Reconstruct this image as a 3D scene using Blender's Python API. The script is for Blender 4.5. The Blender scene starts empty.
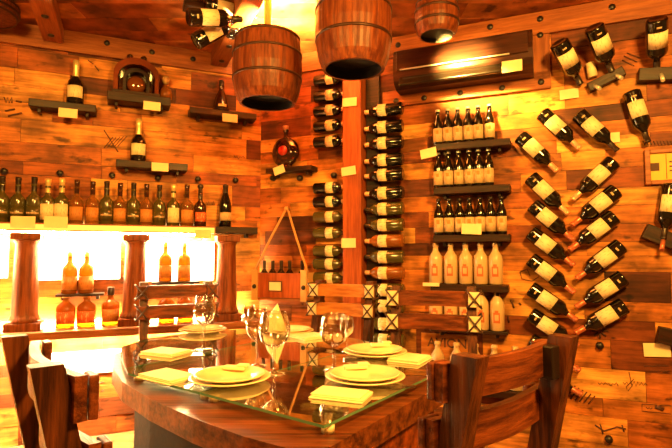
import bpy, bmesh, math, random
from mathutils import Vector, Matrix
random.seed(7)
PI = math.pi
sc = bpy.context.scene
COL = sc.collection

# ------------------------------------------------------------------ camera, world, lights, exposure
CAM_Z, F, CX, CY, PITCH = 1.2, 500.0, 336.0, 224.0, math.radians(3.55)
cd = bpy.data.cameras.new('camera'); cam = bpy.data.objects.new('camera', cd); COL.objects.link(cam)
cam.location = (0, 0, CAM_Z); cam.rotation_euler = (PI/2 + PITCH, 0, 0)
cd.sensor_width = 36.0; cd.sensor_fit = 'HORIZONTAL'; cd.lens = F/672*36.0
cd.clip_start = 0.05
sc.camera = cam

w = bpy.data.worlds.new('room_glow'); sc.world = w; w.use_nodes = True
w.node_tree.nodes['Background'].inputs[0].default_value = (1.0, 0.38, 0.06, 1)
w.node_tree.nodes['Background'].inputs[1].default_value = 0.11

WARM = (1.0, 0.50, 0.080)
def lamp(name, kind, loc, energy, color=WARM, target=None, **kw):
    d = bpy.data.lights.new(name, kind); d.energy = energy; d.color = color
    for k, v in kw.items(): setattr(d, k, v)
    o = bpy.data.objects.new(name, d); COL.objects.link(o); o.location = loc
    if target is not None:
        o.rotation_euler = (Vector(target) - Vector(loc)).to_track_quat('-Z', 'Y').to_euler()
    return o
# unseen area lamps added as warm fill behind and beside the viewer
lamp('fill_lamp', 'AREA', (1.0, 0.3, 2.55), 86, target=(0.7, 2.6, 0.9), shape='DISK', size=0.5)
lamp('fill_lamp', 'AREA', (-1.1, 0.6, 2.55), 36, target=(-0.9, 3.0, 1.2), shape='DISK', size=0.5)
# bulb on top of the hanging barrel, spot under the small barrel
BARREL_BULB, BARREL_SPOT = 230.0, 150.0
LED_LOW, LED_HIGH, PANEL = 330.0, 260.0, 11.0

vs = sc.view_settings
vs.view_transform = 'Standard'; vs.look = 'None'; vs.gamma = 1.0; vs.use_curve_mapping = False
vs.exposure = 1.2

# ------------------------------------------------------------------ geometry of the place
K = Vector((-0.585, 3.85, 0))
aL, aR = math.radians(23.2), math.radians(-22.9)
UL = Vector((math.cos(aL), math.sin(aL), 0)); UR = Vector((math.cos(aR), math.sin(aR), 0))
NL = Vector((math.sin(aL), -math.cos(aL), 0)); NR = Vector((math.sin(aR), -math.cos(aR), 0))
UP = Vector((0, 0, 1))
CEIL = 2.72
def ray(px, py):
    x, z = (px-CX)/F, (CY-py)/F
    c, s = math.cos(PITCH), math.sin(PITCH)
    return Vector((x, c - s*z, s + c*z))
CAM = Vector((0, 0, CAM_Z))
def on_plane(px, py, p0, n):
    d = ray(px, py); return CAM + d*((p0-CAM).dot(n)/d.dot(n))
def onL(px, py, off=0.0): return on_plane(px, py, K + NL*off, NL)
def onR(px, py, off=0.0): return on_plane(px, py, K + NR*off, NR)
def at_z(px, py, z): return on_plane(px, py, Vector((0, 0, z)), UP)
def at_y(px, py, y): return on_plane(px, py, Vector((0, y, 0)), Vector((0, 1, 0)))
SIDE = {'L': (UL, NL, aL, onL), 'R': (UR, NR, aR, onR)}

# ------------------------------------------------------------------ materials
def new_mat(name):
    m = bpy.data.materials.new(name); m.use_nodes = True
    nt = m.node_tree; b = nt.nodes['Principled BSDF']; return m, nt, b
def simple(name, col, rough=0.5, metal=0.0, coat=0.0, spec=0.5):
    m, nt, b = new_mat(name)
    b.inputs['Base Color'].default_value = (*col, 1); b.inputs['Roughness'].default_value = rough
    b.inputs['Metallic'].default_value = metal; b.inputs['Coat Weight'].default_value = coat
    b.inputs['Specular IOR Level'].default_value = spec
    n = nt.nodes.new('ShaderNodeTexNoise'); n.inputs['Scale'].default_value = 18
    t = nt.nodes.new('ShaderNodeTexCoord'); nt.links.new(t.outputs['Object'], n.inputs['Vector'])
    mx = nt.nodes.new('ShaderNodeMix'); mx.data_type = 'RGBA'
    mx.inputs['A'].default_value = (*[c*0.86 for c in col], 1); mx.inputs['B'].default_value = (*[min(1, c*1.1) for c in col], 1)
    nt.links.new(n.outputs['Fac'], mx.inputs['Factor']); nt.links.new(mx.outputs['Result'], b.inputs['Base Color'])
    return m
def wood(name, dark, light, axis='z', scale=1.0, rough=0.45, coat=0.15, bump=0.25):
    m, nt, b = new_mat(name)
    t = nt.nodes.new('ShaderNodeTexCoord'); mp = nt.nodes.new('ShaderNodeMapping')
    s = [22*scale]*3; s['xyz'.index(axis)] = 1.6*scale
    mp.inputs['Scale'].default_value = s
    nt.links.new(t.outputs['Object'], mp.inputs['Vector'])
    n = nt.nodes.new('ShaderNodeTexNoise'); n.inputs['Scale'].default_value = 2.2; n.inputs['Detail'].default_value = 6; n.inputs['Roughness'].default_value = 0.65
    nt.links.new(mp.outputs['Vector'], n.inputs['Vector'])
    r = nt.nodes.new('ShaderNodeValToRGB'); r.color_ramp.elements[0].position = 0.38; r.color_ramp.elements[1].position = 0.63
    r.color_ramp.elements[0].color = (*dark, 1); r.color_ramp.elements[1].color = (*light, 1)
    nt.links.new(n.outputs['Fac'], r.inputs['Fac']); nt.links.new(r.outputs['Color'], b.inputs['Base Color'])
    bp = nt.nodes.new('ShaderNodeBump'); bp.inputs['Strength'].default_value = bump; bp.inputs['Distance'].default_value = 0.01
    nt.links.new(n.outputs['Fac'], bp.inputs['Height']); nt.links.new(bp.outputs['Normal'], b.inputs['Normal'])
    b.inputs['Roughness'].default_value = rough; b.inputs['Coat Weight'].default_value = coat*0.35; b.inputs['Coat Roughness'].default_value = 0.25; b.inputs['Specular IOR Level'].default_value = 0.22
    return m
def plank_mat(name, stops):
    """wood crate panels: the tone of each board is an attribute, the grain is procedural"""
    m, nt, b = new_mat(name)
    a = nt.nodes.new('ShaderNodeAttribute'); a.attribute_name = 'tone'
    r = nt.nodes.new('ShaderNodeValToRGB'); r.color_ramp.elements.remove(r.color_ramp.elements[1])
    r.color_ramp.elements[0].position = stops[0][0]; r.color_ramp.elements[0].color = (*stops[0][1], 1)
    for p, c in stops[1:]:
        e = r.color_ramp.elements.new(p); e.color = (*c, 1)
    nt.links.new(a.outputs['Fac'], r.inputs['Fac'])
    t = nt.nodes.new('ShaderNodeTexCoord'); mp = nt.nodes.new('ShaderNodeMapping'); mp.inputs['Scale'].default_value = (1.8, 1.8, 19)
    ad = nt.nodes.new('ShaderNodeVectorMath'); ad.operation = 'MULTIPLY_ADD'
    ad.inputs[1].default_value = (1, 1, 1)
    cb = nt.nodes.new('ShaderNodeCombineXYZ'); ml = nt.nodes.new('ShaderNodeMath'); ml.operation = 'MULTIPLY'; ml.inputs[1].default_value = 37
    nt.links.new(a.outputs['Fac'], ml.inputs[0]); nt.links.new(ml.outputs[0], cb.inputs[1])
    nt.links.new(t.outputs['Object'], ad.inputs[0]); nt.links.new(cb.outputs[0], ad.inputs[2])
    nt.links.new(ad.outputs[0], mp.inputs['Vector'])
    n = nt.nodes.new('ShaderNodeTexNoise'); n.inputs['Scale'].default_value = 2.0; n.inputs['Detail'].default_value = 7; n.inputs['Roughness'].default_value = 0.62
    nt.links.new(mp.outputs['Vector'], n.inputs['Vector'])
    g = nt.nodes.new('ShaderNodeMapRange'); g.inputs['From Min'].default_value = 0.3; g.inputs['From Max'].default_value = 0.7
    g.inputs['To Min'].default_value = 0.34; g.inputs['To Max'].default_value = 1.36
    nt.links.new(n.outputs['Fac'], g.inputs['Value'])
    # larger worn blotches
    n2 = nt.nodes.new('ShaderNodeTexNoise'); n2.inputs['Scale'].default_value = 5; n2.inputs['Detail'].default_value = 4
    nt.links.new(ad.outputs[0], n2.inputs['Vector'])
    g2 = nt.nodes.new('ShaderNodeMapRange'); g2.inputs['From Min'].default_value = 0.35; g2.inputs['From Max'].default_value = 0.65
    g2.inputs['To Min'].default_value = 0.42; g2.inputs['To Max'].default_value = 1.25
    nt.links.new(n2.outputs['Fac'], g2.inputs['Value'])
    mm = nt.nodes.new('ShaderNodeMath'); mm.operation = 'MULTIPLY'
    nt.links.new(g.outputs[0], mm.inputs[0]); nt.links.new(g2.outputs[0], mm.inputs[1])
    # dark smudges of old print and knots
    mp3 = nt.nodes.new('ShaderNodeMapping'); mp3.inputs['Scale'].default_value = (9, 9, 17); nt.links.new(ad.outputs[0], mp3.inputs['Vector'])
    n3 = nt.nodes.new('ShaderNodeTexNoise'); n3.inputs['Scale'].default_value = 1.0; n3.inputs['Detail'].default_value = 3
    nt.links.new(mp3.outputs['Vector'], n3.inputs['Vector'])
    g3 = nt.nodes.new('ShaderNodeMapRange'); g3.inputs['From Min'].default_value = 0.62; g3.inputs['From Max'].default_value = 0.72
    g3.inputs['To Min'].default_value = 1.0; g3.inputs['To Max'].default_value = 0.28
    nt.links.new(n3.outputs['Fac'], g3.inputs['Value'])
    mq = nt.nodes.new('ShaderNodeMath'); mq.operation = 'MULTIPLY'; nt.links.new(mm.outputs[0], mq.inputs[0]); nt.links.new(g3.outputs[0], mq.inputs[1]); mm = mq
    sc_ = nt.nodes.new('ShaderNodeVectorMath'); sc_.operation = 'SCALE'
    nt.links.new(r.outputs['Color'], sc_.inputs[0]); nt.links.new(mm.outputs[0], sc_.inputs['Scale'])
    nt.links.new(sc_.outputs[0], b.inputs['Base Color'])
    bp = nt.nodes.new('ShaderNodeBump'); bp.inputs['Strength'].default_value = 0.15; bp.inputs['Distance'].default_value = 0.004
    nt.links.new(n.outputs['Fac'], bp.inputs['Height']); nt.links.new(bp.outputs['Normal'], b.inputs['Normal'])
    b.inputs['Roughness'].default_value = 0.55; b.inputs['Specular IOR Level'].default_value = 0.2
    return m
def clear_glass(name, tint, edge=0.5, base=0.04, rough=0.02):
    """thin clear glass: see-through in the middle, mirror-like towards its rims"""
    m, nt, b = new_mat(name); nt.nodes.remove(b)
    out = nt.nodes['Material Output']
    tr = nt.nodes.new('ShaderNodeBsdfTransparent'); tr.inputs[0].default_value = (*tint, 1)
    gl = nt.nodes.new('ShaderNodeBsdfGlossy'); gl.inputs['Roughness'].default_value = rough; gl.inputs[0].default_value = (1, 1, 1, 1)
    lw = nt.nodes.new('ShaderNodeLayerWeight'); lw.inputs['Blend'].default_value = edge
    mr = nt.nodes.new('ShaderNodeMapRange'); mr.inputs['To Min'].default_value = base; mr.inputs['To Max'].default_value = 0.95
    pw = nt.nodes.new('ShaderNodeMath'); pw.operation = 'POWER'; pw.inputs[1].default_value = 1.8
    nt.links.new(lw.outputs['Facing'], pw.inputs[0]); nt.links.new(pw.outputs[0], mr.inputs['Value'])
    mx = nt.nodes.new('ShaderNodeMixShader'); nt.links.new(mr.outputs[0], mx.inputs[0])
    nt.links.new(tr.outputs[0], mx.inputs[1]); nt.links.new(gl.outputs[0], mx.inputs[2]); nt.links.new(mx.outputs[0], out.inputs['Surface'])
    return m
def emit(name, col, strength):
    m, nt, b = new_mat(name)
    b.inputs['Base Color'].default_value = (*col, 1); b.inputs['Emission Color'].default_value = (*col, 1); b.inputs['Emission Strength'].default_value = strength
    return m
def label_mat(name, paper, ink, axis='Z', freq=60.0, amount=0.55):
    """paper label with faint rows of print"""
    m, nt, b = new_mat(name)
    t = nt.nodes.new('ShaderNodeTexCoord'); mp = nt.nodes.new('ShaderNodeMapping')
    mp.inputs['Scale'].default_value = (160, 160, 46)
    nt.links.new(t.outputs['Object'], mp.inputs['Vector'])
    n = nt.nodes.new('ShaderNodeTexNoise'); n.inputs['Scale'].default_value = 1.0; n.inputs['Detail'].default_value = 1
    nt.links.new(mp.outputs['Vector'], n.inputs['Vector'])
    r = nt.nodes.new('ShaderNodeMapRange'); r.inputs['From Min'].default_value = 0.58; r.inputs['From Max'].default_value = 0.66
    r.inputs['To Max'].default_value = amount
    nt.links.new(n.outputs['Fac'], r.inputs['Value'])
    mx = nt.nodes.new('ShaderNodeMix'); mx.data_type = 'RGBA'
    mx.inputs['A'].default_value = (*paper, 1); mx.inputs['B'].default_value = (*ink, 1)
    nt.links.new(r.outputs[0], mx.inputs['Factor']); nt.links.new(mx.outputs['Result'], b.inputs['Base Color'])
    b.inputs['Roughness'].default_value = 0.6
    return m

M = {}
M['wall'] = plank_mat('crate_planks', [(0.0, (0.07, 0.017, 0.006)), (0.12, (0.15, 0.034, 0.009)), (0.3, (0.31, 0.068, 0.012)), (0.65, (0.52, 0.158, 0.028)), (0.88, (0.62, 0.225, 0.042)), (1.0, (0.74, 0.31, 0.07))])
M['ceil'] = plank_mat('ceiling_planks', [(0.0, (0.12, 0.028, 0.009)), (0.3, (0.38, 0.09, 0.02)), (1.0, (0.66, 0.2, 0.04))])
M['floor'] = plank_mat('floor_boards', [(0.0, (0.20, 0.09, 0.03)), (1.0, (0.42, 0.2, 0.08))])
M['trim'] = wood('trim_wood', (0.20, 0.05, 0.012), (0.36, 0.105, 0.024), 'x', 1.0)
M['beam'] = wood('beam_wood', (0.20, 0.05, 0.014), (0.36, 0.10, 0.025), 'y', 1.0)
M['post'] = wood('post_wood', (0.22, 0.040, 0.010), (0.38, 0.085, 0.018), 'z', 0.9)
M['shelf'] = wood('shelf_wood', (0.008, 0.003, 0.002), (0.034, 0.009, 0.003), 'x', 1.2)
M['shelf_light'] = wood('ledge_wood', (0.16, 0.045, 0.014), (0.34, 0.11, 0.03), 'x', 1.0)
M['pillar'] = wood('pillar_wood', (0.10, 0.022, 0.007), (0.25, 0.06, 0.014), 'z', 1.0)
M['chair'] = wood('chair_wood', (0.028, 0.007, 0.003), (0.13, 0.032, 0.009), 'z', 1.0, rough=0.38, coat=0.25, bump=0.5)
M['rail'] = wood('rail_wood', (0.05, 0.010, 0.003), (0.20, 0.044, 0.010), 'x', 0.9, rough=0.38, coat=0.25, bump=0.5)
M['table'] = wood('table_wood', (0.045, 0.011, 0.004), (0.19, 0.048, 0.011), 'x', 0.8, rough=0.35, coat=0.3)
M['panel'] = wood('table_base_shaded', (0.008, 0.003, 0.0015), (0.020, 0.005, 0.002), 'x', 0.6, rough=0.7, coat=0.0)  # near-black: shade below the tabletop rim is put into this colour
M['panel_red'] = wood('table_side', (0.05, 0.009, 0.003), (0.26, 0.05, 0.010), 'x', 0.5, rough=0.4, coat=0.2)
M['lit_rail_pale_board'] = wood('lit_rail_pale_board', (0.30, 0.085, 0.018), (0.52, 0.19, 0.04), 'x', 0.9, rough=0.4)  # glow caught by the middle chair's rails, put into a lighter wood
M['barrel'] = wood('barrel_wood', (0.075, 0.013, 0.004), (0.20, 0.045, 0.010), 'z', 1.0)
M['hollow'] = simple('barrel_inside', (0.012, 0.006, 0.004), 0.9)
M['hoop'] = simple('barrel_hoop', (0.05, 0.016, 0.008), 0.45, 0.4)
M['bolt'] = simple('plug_dark', (0.012, 0.005, 0.003), 0.4)
M['bottle'] = simple('dark_glass', (0.006, 0.004, 0.003), 0.12, coat=0.6)
M['cognac'] = simple('amber_dark_glass', (0.035, 0.008, 0.003), 0.1, coat=0.7)
M['case'] = simple('decanter_case', (0.15, 0.030, 0.010), 0.12, coat=0.7)
M['olive'] = simple('olive_glass', (0.065, 0.05, 0.012), 0.12, coat=0.7)
def spirit_glass(name, tint, body, fac):
    m, nt, b = new_mat(name)
    b.inputs['Base Color'].default_value = (*body, 1); b.inputs['Roughness'].default_value = 0.08; b.inputs['Coat Weight'].default_value = 0.6
    tr = nt.nodes.new('ShaderNodeBsdfTransparent'); tr.inputs[0].default_value = (*tint, 1)
    lw = nt.nodes.new('ShaderNodeLayerWeight'); lw.inputs['Blend'].default_value = 0.4
    mr = nt.nodes.new('ShaderNodeMapRange'); mr.inputs['To Min'].default_value = fac; mr.inputs['To Max'].default_value = 1.0
    nt.links.new(lw.outputs['Facing'], mr.inputs['Value'])
    mx = nt.nodes.new('ShaderNodeMixShader'); nt.links.new(mr.outputs[0], mx.inputs[0]); nt.links.new(tr.outputs[0], mx.inputs[1]); nt.links.new(b.outputs[0], mx.inputs[2])
    nt.links.new(mx.outputs[0], nt.nodes['Material Output'].inputs['Surface']); return m
M['amber'] = spirit_glass('amber_spirit', (0.50, 0.22, 0.03), (0.30, 0.085, 0.010), 0.6)
M['pale_spirit'] = spirit_glass('pale_spirit', (0.85, 0.62, 0.25), (0.22, 0.09, 0.02), 0.35)
M['label'] = label_mat('wine_label', (0.80, 0.61, 0.36), (0.35, 0.20, 0.07))
M['label_pale'] = label_mat('pale_label', (0.56, 0.36, 0.19), (0.36, 0.16, 0.05))
M['label_red'] = label_mat('red_label', (0.62, 0.10, 0.03), (0.75, 0.6, 0.3))
M['label_amber'] = label_mat('amber_label', (0.50, 0.19, 0.04), (0.25, 0.06, 0.015))
M['foil_red'] = simple('foil_red', (0.50, 0.13, 0.06), 0.3, 0.3)
M['foil_pink'] = simple('foil_pink', (0.80, 0.42, 0.24), 0.3, 0.3)
M['foil_dark'] = simple('foil_dark', (0.025, 0.012, 0.008), 0.35, 0.2)
M['foil_gold'] = simple('foil_gold', (0.85, 0.6, 0.25), 0.3, 0.5)
M['silver'] = simple('beer_cap', (0.85, 0.75, 0.6), 0.3, 0.5)
M['ceramic'] = simple('stoneware', (0.58, 0.37, 0.19), 0.35, coat=0.4)
M['print_red'] = simple('red_print', (0.45, 0.10, 0.03), 0.5)
M['card'] = simple('price_card', (0.82, 0.62, 0.34), 0.6)
M['black'] = simple('black_plastic', (0.012, 0.007, 0.005), 0.22, coat=0.5)
M['chrome'] = simple('chrome', (0.8, 0.75, 0.7), 0.15, 1.0)
M['cord'] = simple('leather_lace', (0.055, 0.02, 0.012), 0.6)
M['rawhide'] = simple('rawhide', (0.72, 0.56, 0.34), 0.6)
M['rope'] = simple('rope', (0.55, 0.28, 0.09), 0.8)
M['plate'] = simple('plate_ceramic', (0.84, 0.67, 0.38), 0.22, coat=0.5)
M['linen'] = simple('napkin_linen', (0.84, 0.67, 0.38), 0.8)
M['steel'] = simple('cutlery_steel', (0.8, 0.72, 0.6), 0.18, 1.0)
M['cork'] = simple('cork', (0.72, 0.48, 0.24), 0.8)
M['stem'] = clear_glass('stemware_glass', (0.97, 0.95, 0.9), 0.6, 0.08)
M['pane'] = clear_glass('table_glass', (0.84, 0.86, 0.76), 0.5, 0.15)
M['pane_edge'] = simple('glass_edge', (0.10, 0.22, 0.12), 0.1, coat=0.6)
M['ink'] = simple('stamp_ink', (0.07, 0.02, 0.008), 0.7)
M['yellow'] = simple('sign_yellow', (0.82, 0.42, 0.05), 0.6)
M['ruby'] = simple('ruby_wax', (0.55, 0.02, 0.01), 0.3, coat=0.5)
M['led'] = emit('led_strip', (1.0, 0.78, 0.34), LED_HIGH)
M['niche_fill'] = emit('niche_fill_strip', (1.0, 0.78, 0.30), 330.0)  # added strip at the ledge's back, brightening the niche wall from below
M['led_low'] = emit('led_strip_low', (1.0, 0.78, 0.34), LED_LOW)
M['panel_light'] = emit('light_panel', (1.0, 0.84, 0.42), PANEL)
M['edge_light'] = emit('light_diffuser', (1.0, 0.74, 0.28), 2.6)
M['front_glow'] = emit('front_bloom', (1.0, 0.52, 0.10), 0.42)  # glow added to the long shelf's front edge in place of bloom
M['bulb'] = emit('bulb_glow', (1.0, 0.75, 0.35), 60.0)
M['crystal'] = simple('cut_crystal', (0.16, 0.04, 0.008), 0.06, coat=1.0)

# ------------------------------------------------------------------ mesh helpers
class MB:
    def __init__(self): self.bm = bmesh.new()
    def box(self, c, s, rot=None, bevel=0.0, mi=0):
        r = bmesh.ops.create_cube(self.bm, size=1.0); vs_ = r['verts']
        bmesh.ops.scale(self.bm, vec=s, verts=vs_)
        if bevel > 0:
            es = list({e for v in vs_ for e in v.link_edges})
            rb = bmesh.ops.bevel(self.bm, geom=es, offset=bevel, segments=2, affect='EDGES', profile=0.5)
            vs_ = list({v for f in rb['faces'] for v in f.verts} | {v for v in vs_ if v.is_valid})
        mat = Matrix.Translation(Vector(c)) @ (rot.to_4x4() if rot is not None else Matrix())
        bmesh.ops.transform(self.bm, matrix=mat, verts=vs_)
        for f in {f for v in vs_ for f in v.link_faces}: f.material_index = mi
        return self
    def tube(self, pts, r, seg=8, mi=0, cap=True):
        pts = [Vector(p) for p in pts]; rings = []
        rs = r if isinstance(r, (list, tuple)) else [r]*len(pts)
        up = Vector((0.13, 0.31, 0.94)).normalized()
        for i, p in enumerate(pts):
            d = (pts[min(i+1, len(pts)-1)] - pts[max(i-1, 0)]).normalized()
            a = d.cross(up)
            if a.length < 1e-3: a = d.cross(Vector((1, 0, 0)))
            a.normalize(); b_ = d.cross(a).normalized()
            rings.append([self.bm.verts.new(p + (a*math.cos(2*PI*k/seg) + b_*math.sin(2*PI*k/seg))*rs[i]) for k in range(seg)])
        for i in range(len(rings)-1):
            for k in range(seg):
                f = self.bm.faces.new((rings[i][k], rings[i][(k+1) % seg], rings[i+1][(k+1) % seg], rings[i+1][k])); f.material_index = mi; f.smooth = True
        if cap:
            for rg in (rings[0], rings[-1]):
                f = self.bm.faces.new(rg); f.material_index = mi
        return self
    def lathe(self, prof, seg=24, a0=None, a1=None, mi=0, mat=None, smooth=True):
        """profile [(r,z)] about local z; a0..a1 (degrees) leaves it open"""
        full = a0 is None; rings = []; new = []
        n = seg if full else seg+1
        for r, z in prof:
            ring = []
            if r < 1e-6 and full:
                v = self.bm.verts.new((0, 0, z)); ring = [v]; new.append(v)
            else:
                for k in range(n):
                    a = 2*PI*k/seg if full else math.radians(a0 + (a1-a0)*k/seg)
                    v = self.bm.verts.new((r*math.cos(a), r*math.sin(a), z)); ring.append(v); new.append(v)
            rings.append(ring)
        m = seg
        for A, B in zip(rings, rings[1:]):
            for k in range(m):
                k2 = (k+1) % n
                if len(A) == 1 and len(B) == 1: continue
                if len(A) == 1: vs_ = (A[0], B[k2], B[k])
                elif len(B) == 1: vs_ = (A[k], A[k2], B[0])
                else: vs_ = (A[k], A[k2], B[k2], B[k])
                f = self.bm.faces.new(vs_); f.material_index = mi; f.smooth = smooth
        if mat is not None: bmesh.ops.transform(self.bm, matrix=mat, verts=new)
        return self
    def prism(self, poly, z0, z1, mi=0):
        a = [self.bm.verts.new((x, y, z0)) for x, y in poly]; b_ = [self.bm.verts.new((x, y, z1)) for x, y in poly]
        n = len(poly)
        fs = [self.bm.faces.new(b_), self.bm.faces.new(list(reversed(a)))]
        for i in range(n): fs.append(self.bm.faces.new((a[i], a[(i+1) % n], b_[(i+1) % n], b_[i])))
        for f in fs: f.material_index = mi
        return self
    def sweep_box(self, pts, hw, mi=0):
        """rectangular bar through stations [(centre, half_y_vec, half_z_vec)]"""
        rings = []
        for c, hy, hz in pts:
            c, hy, hz = Vector(c), Vector(hy), Vector(hz)
            rings.append([self.bm.verts.new(c+hy+hz), self.bm.verts.new(c-hy+hz), self.bm.verts.new(c-hy-hz), self.bm.verts.new(c+hy-hz)])
        for A, B in zip(rings, rings[1:]):
            for k in range(4): self.bm.faces.new((A[k], A[(k+1) % 4], B[(k+1) % 4], B[k]))
        self.bm.faces.new(rings[0]); self.bm.faces.new(rings[-1])
        return self
    def mesh(self, name, mats, bevel=0.0):
        if bevel > 0:
            es = [e for e in self.bm.edges if len(e.link_faces) == 2 and e.calc_face_angle(0) > 0.6]
            bmesh.ops.bevel(self.bm, geom=es, offset=bevel, segments=2, affect='EDGES', profile=0.5)
        bmesh.ops.recalc_face_normals(self.bm, faces=self.bm.faces[:])
        me = bpy.data.meshes.new(name); self.bm.to_mesh(me); self.bm.free()
        for m in (mats if isinstance(mats, (list, tuple)) else [mats]): me.materials.append(m)
        return me
    def build(self, name, mats, parent=None, bevel=0.0, loc=None, rotz=None):
        return link(name, self.mesh(name, mats, bevel), parent, loc, rotz)
def link(name, me, parent=None, loc=None, rotz=None, mat=None):
    o = bpy.data.objects.new(name, me); COL.objects.link(o)
    if parent is not None: o.parent = parent
    if mat is not None: o.matrix_local = mat
    if loc is not None: o.location = loc
    if rotz is not None: o.rotation_euler = (0, 0, rotz)
    return o
def tag(o, label, cat, group=None):
    o['label'] = label; o['category'] = cat
    if group: o['group'] = group
    return o
def thing(name, label, cat, loc=(0, 0, 0), rotz=0.0, group=None, mat=None):
    o = bpy.data.objects.new(name, None); COL.objects.link(o); o.empty_display_size = 0.05
    if mat is not None: o.matrix_world = mat
    else: o.location = loc; o.rotation_euler = (0, 0, rotz)
    return tag(o, label, cat, group)
def structure(o): o['kind'] = 'structure'; return o

# ------------------------------------------------------------------ the room
def plank_grid(mb, x0, x1, z0, z1, hmin, hmax, lmin, lmax, depth, tones, rnd, z_axis='z'):
    """rows of separate boards; each board gets one tone"""
    lay = mb.bm.faces.layers.float.new('tone')
    z = z0
    while z < z1 - 1e-4:
        h = min(rnd.uniform(hmin, hmax), z1 - z)
        if z1 - z - h < hmin*0.5: h = z1 - z
        x = x0 - rnd.uniform(0, lmax*0.8)
        while x < x1:
            l = rnd.uniform(lmin, lmax); a, b_ = max(x, x0), min(x+l, x1); x += l
            if b_ - a < 0.01: continue
            d = rnd.uniform(0.0, depth); g = 0.002
            n0 = len(mb.bm.faces)
            if z_axis == 'z': mb.box(((a+b_)/2, -d/2+0.01, z+h/2), (b_-a-g, d+0.02, h-g))
            else: mb.box(((a+b_)/2, z+h/2, d/2*(-1 if z_axis == 'down' else 1)), (b_-a-g, h-g, d+0.02))
            mb.bm.faces.ensure_lookup_table()
            t = tones(rnd)
            for i in range(n0, len(mb.bm.faces)): mb.bm.faces[i][lay] = t
        z += h
def wall_tone(r):
    v = r.random()
    return r.uniform(0.03, 0.18) if v < 0.12 else (r.uniform(0.2, 0.5) if v < 0.42 else r.uniform(0.5, 1.0))
rnd = random.Random(11)
mb = MB(); plank_grid(mb, -3.1, 0.0, 0.0, CEIL, 0.075, 0.175, 0.22, 0.75, 0.006, wall_tone, rnd)
mb.box((-1.55, 0.04, CEIL/2), (3.1, 0.04, CEIL))
wall_left = structure(mb.build('wall_left', M['wall'], loc=K, rotz=aL))
mb = MB(); plank_grid(mb, 0.0, 4.0, 0.0, CEIL, 0.075, 0.175, 0.22, 0.8, 0.006, wall_tone, rnd)
mb.box((2.0, 0.04, CEIL/2), (4.0, 0.04, CEIL))
wall_right = structure(mb.build('wall_right', M['wall'], loc=K, rotz=aR))
mb = MB(); plank_grid(mb, -3.6, 3.6, -0.6, 4.2, 0.14, 0.2, 0.6, 1.6, 0.004, lambda r: r.random(), rnd, 'down')
ceiling = structure(mb.build('ceiling', M['ceil'], loc=(0, 0, CEIL+0.012)))
mb = MB(); plank_grid(mb, -3.6, 3.6, -0.6, 4.2, 0.12, 0.15, 0.8, 1.8, 0.002, lambda r: r.random(), rnd, 'up')
floor = structure(mb.build('floor', M['floor'], loc=(0, 0, -0.013)))

def wall_pt(side, t, z, off=0.0):
    u, n = SIDE[side][:2]; return K + u*t + n*off + UP*z
def local_t(side, p):
    return (p - K).dot(SIDE[side][0])
def plugs(parent, pts, side):
    """dark round plugs set in the timber, as parts of the wall"""
    for px, py in pts:
        p = SIDE[side][3](px, py, 0.028)
        d = p - K
        m = MB().lathe([(0, 0.010), (0.017, 0.008), (0.021, 0.0), (0.021, -0.03)], 12, mat=Matrix.Rotation(PI/2, 4, 'X'))
        o = m.build('plug', M['bolt'], parent, loc=(d.dot(SIDE[side][0]), -d.dot(SIDE[side][1]), p.z))
# trim boards along the top of the walls and around the cooler
def trim(name, side, p0, p1, h, thick=0.026):
    """a board on the wall between two wall points (t,z)"""
    t0, z0 = p0; t1, z1 = p1
    L = math.hypot(t1-t0, z1-z0); a = math.atan2(z1-z0, t1-t0)
    mb = MB().box((L/2, -thick/2-0.004, 0), (L, thick, h), bevel=0.003)
    m = Matrix.Translation(wall_pt(side, t0, z0)) @ Matrix.Rotation(SIDE[side][2], 4, 'Z') @ Matrix.Rotation(-a, 4, 'Y')
    o = link(name, mb.mesh(name, M['trim'])); o.matrix_world = m; return structure(o)
trim('trim_1', 'L', (-3.1, CEIL-0.075), (0.0, CEIL-0.075), 0.145)
trim('trim_2', 'R', (0.0, CEIL-0.075), (4.0, CEIL-0.075), 0.145)
tv0 = local_t('R', onR(533, 80)); tv1 = local_t('R', onR(551, 80))
zt_ac = onR(457, 92).z
trim('trim_3', 'R', (1.0, zt_ac), (tv1, zt_ac), 0.11)
trim('trim_4', 'R', ((tv0+tv1)/2, zt_ac), ((tv0+tv1)/2, CEIL-0.15), 0.10)
plugs(wall_left, [(2, 25), (55, 35), (107, 43), (152, 52), (193, 59), (4, 171), (60, 173), (112, 175), (158, 178), (198, 179), (236, 180)], 'L')
plugs(wall_right, [(398, 45), (490, 27), (540, 19), (540, 35), (612, 7), (396, 101), (424, 98), (460, 93), (502, 88), (541, 82), (272, 178), (299, 178), (333, 175), (609, 440), (600, 346)], 'R')

# ceiling beams running towards the viewer, square to the left wall
def beam(name, t):
    mb = MB().box((0, -1.7, 0), (0.12, 3.4, 0.10), bevel=0.006)
    o = mb.build(name, M['beam'], loc=wall_pt('L', t, CEIL-0.052, 0.03), rotz=aL); structure(o); return o
def ceil_t(px, py): return local_t('L', at_z(px, py, CEIL-0.1))
b1 = beam('beam_1', ceil_t(47, 22)); b2 = beam('beam_2', ceil_t(222, 60))
for bo, n_ in ((b1, 3), (b2, 3)):
    for k in range(n_):
        MB().lathe([(0, -0.010), (0.017, -0.008), (0.021, 0.0), (0.021, 0.02)], 12).build('plug', M['bolt'], bo, loc=(0, -0.12-0.28*k, -0.051))

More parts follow.
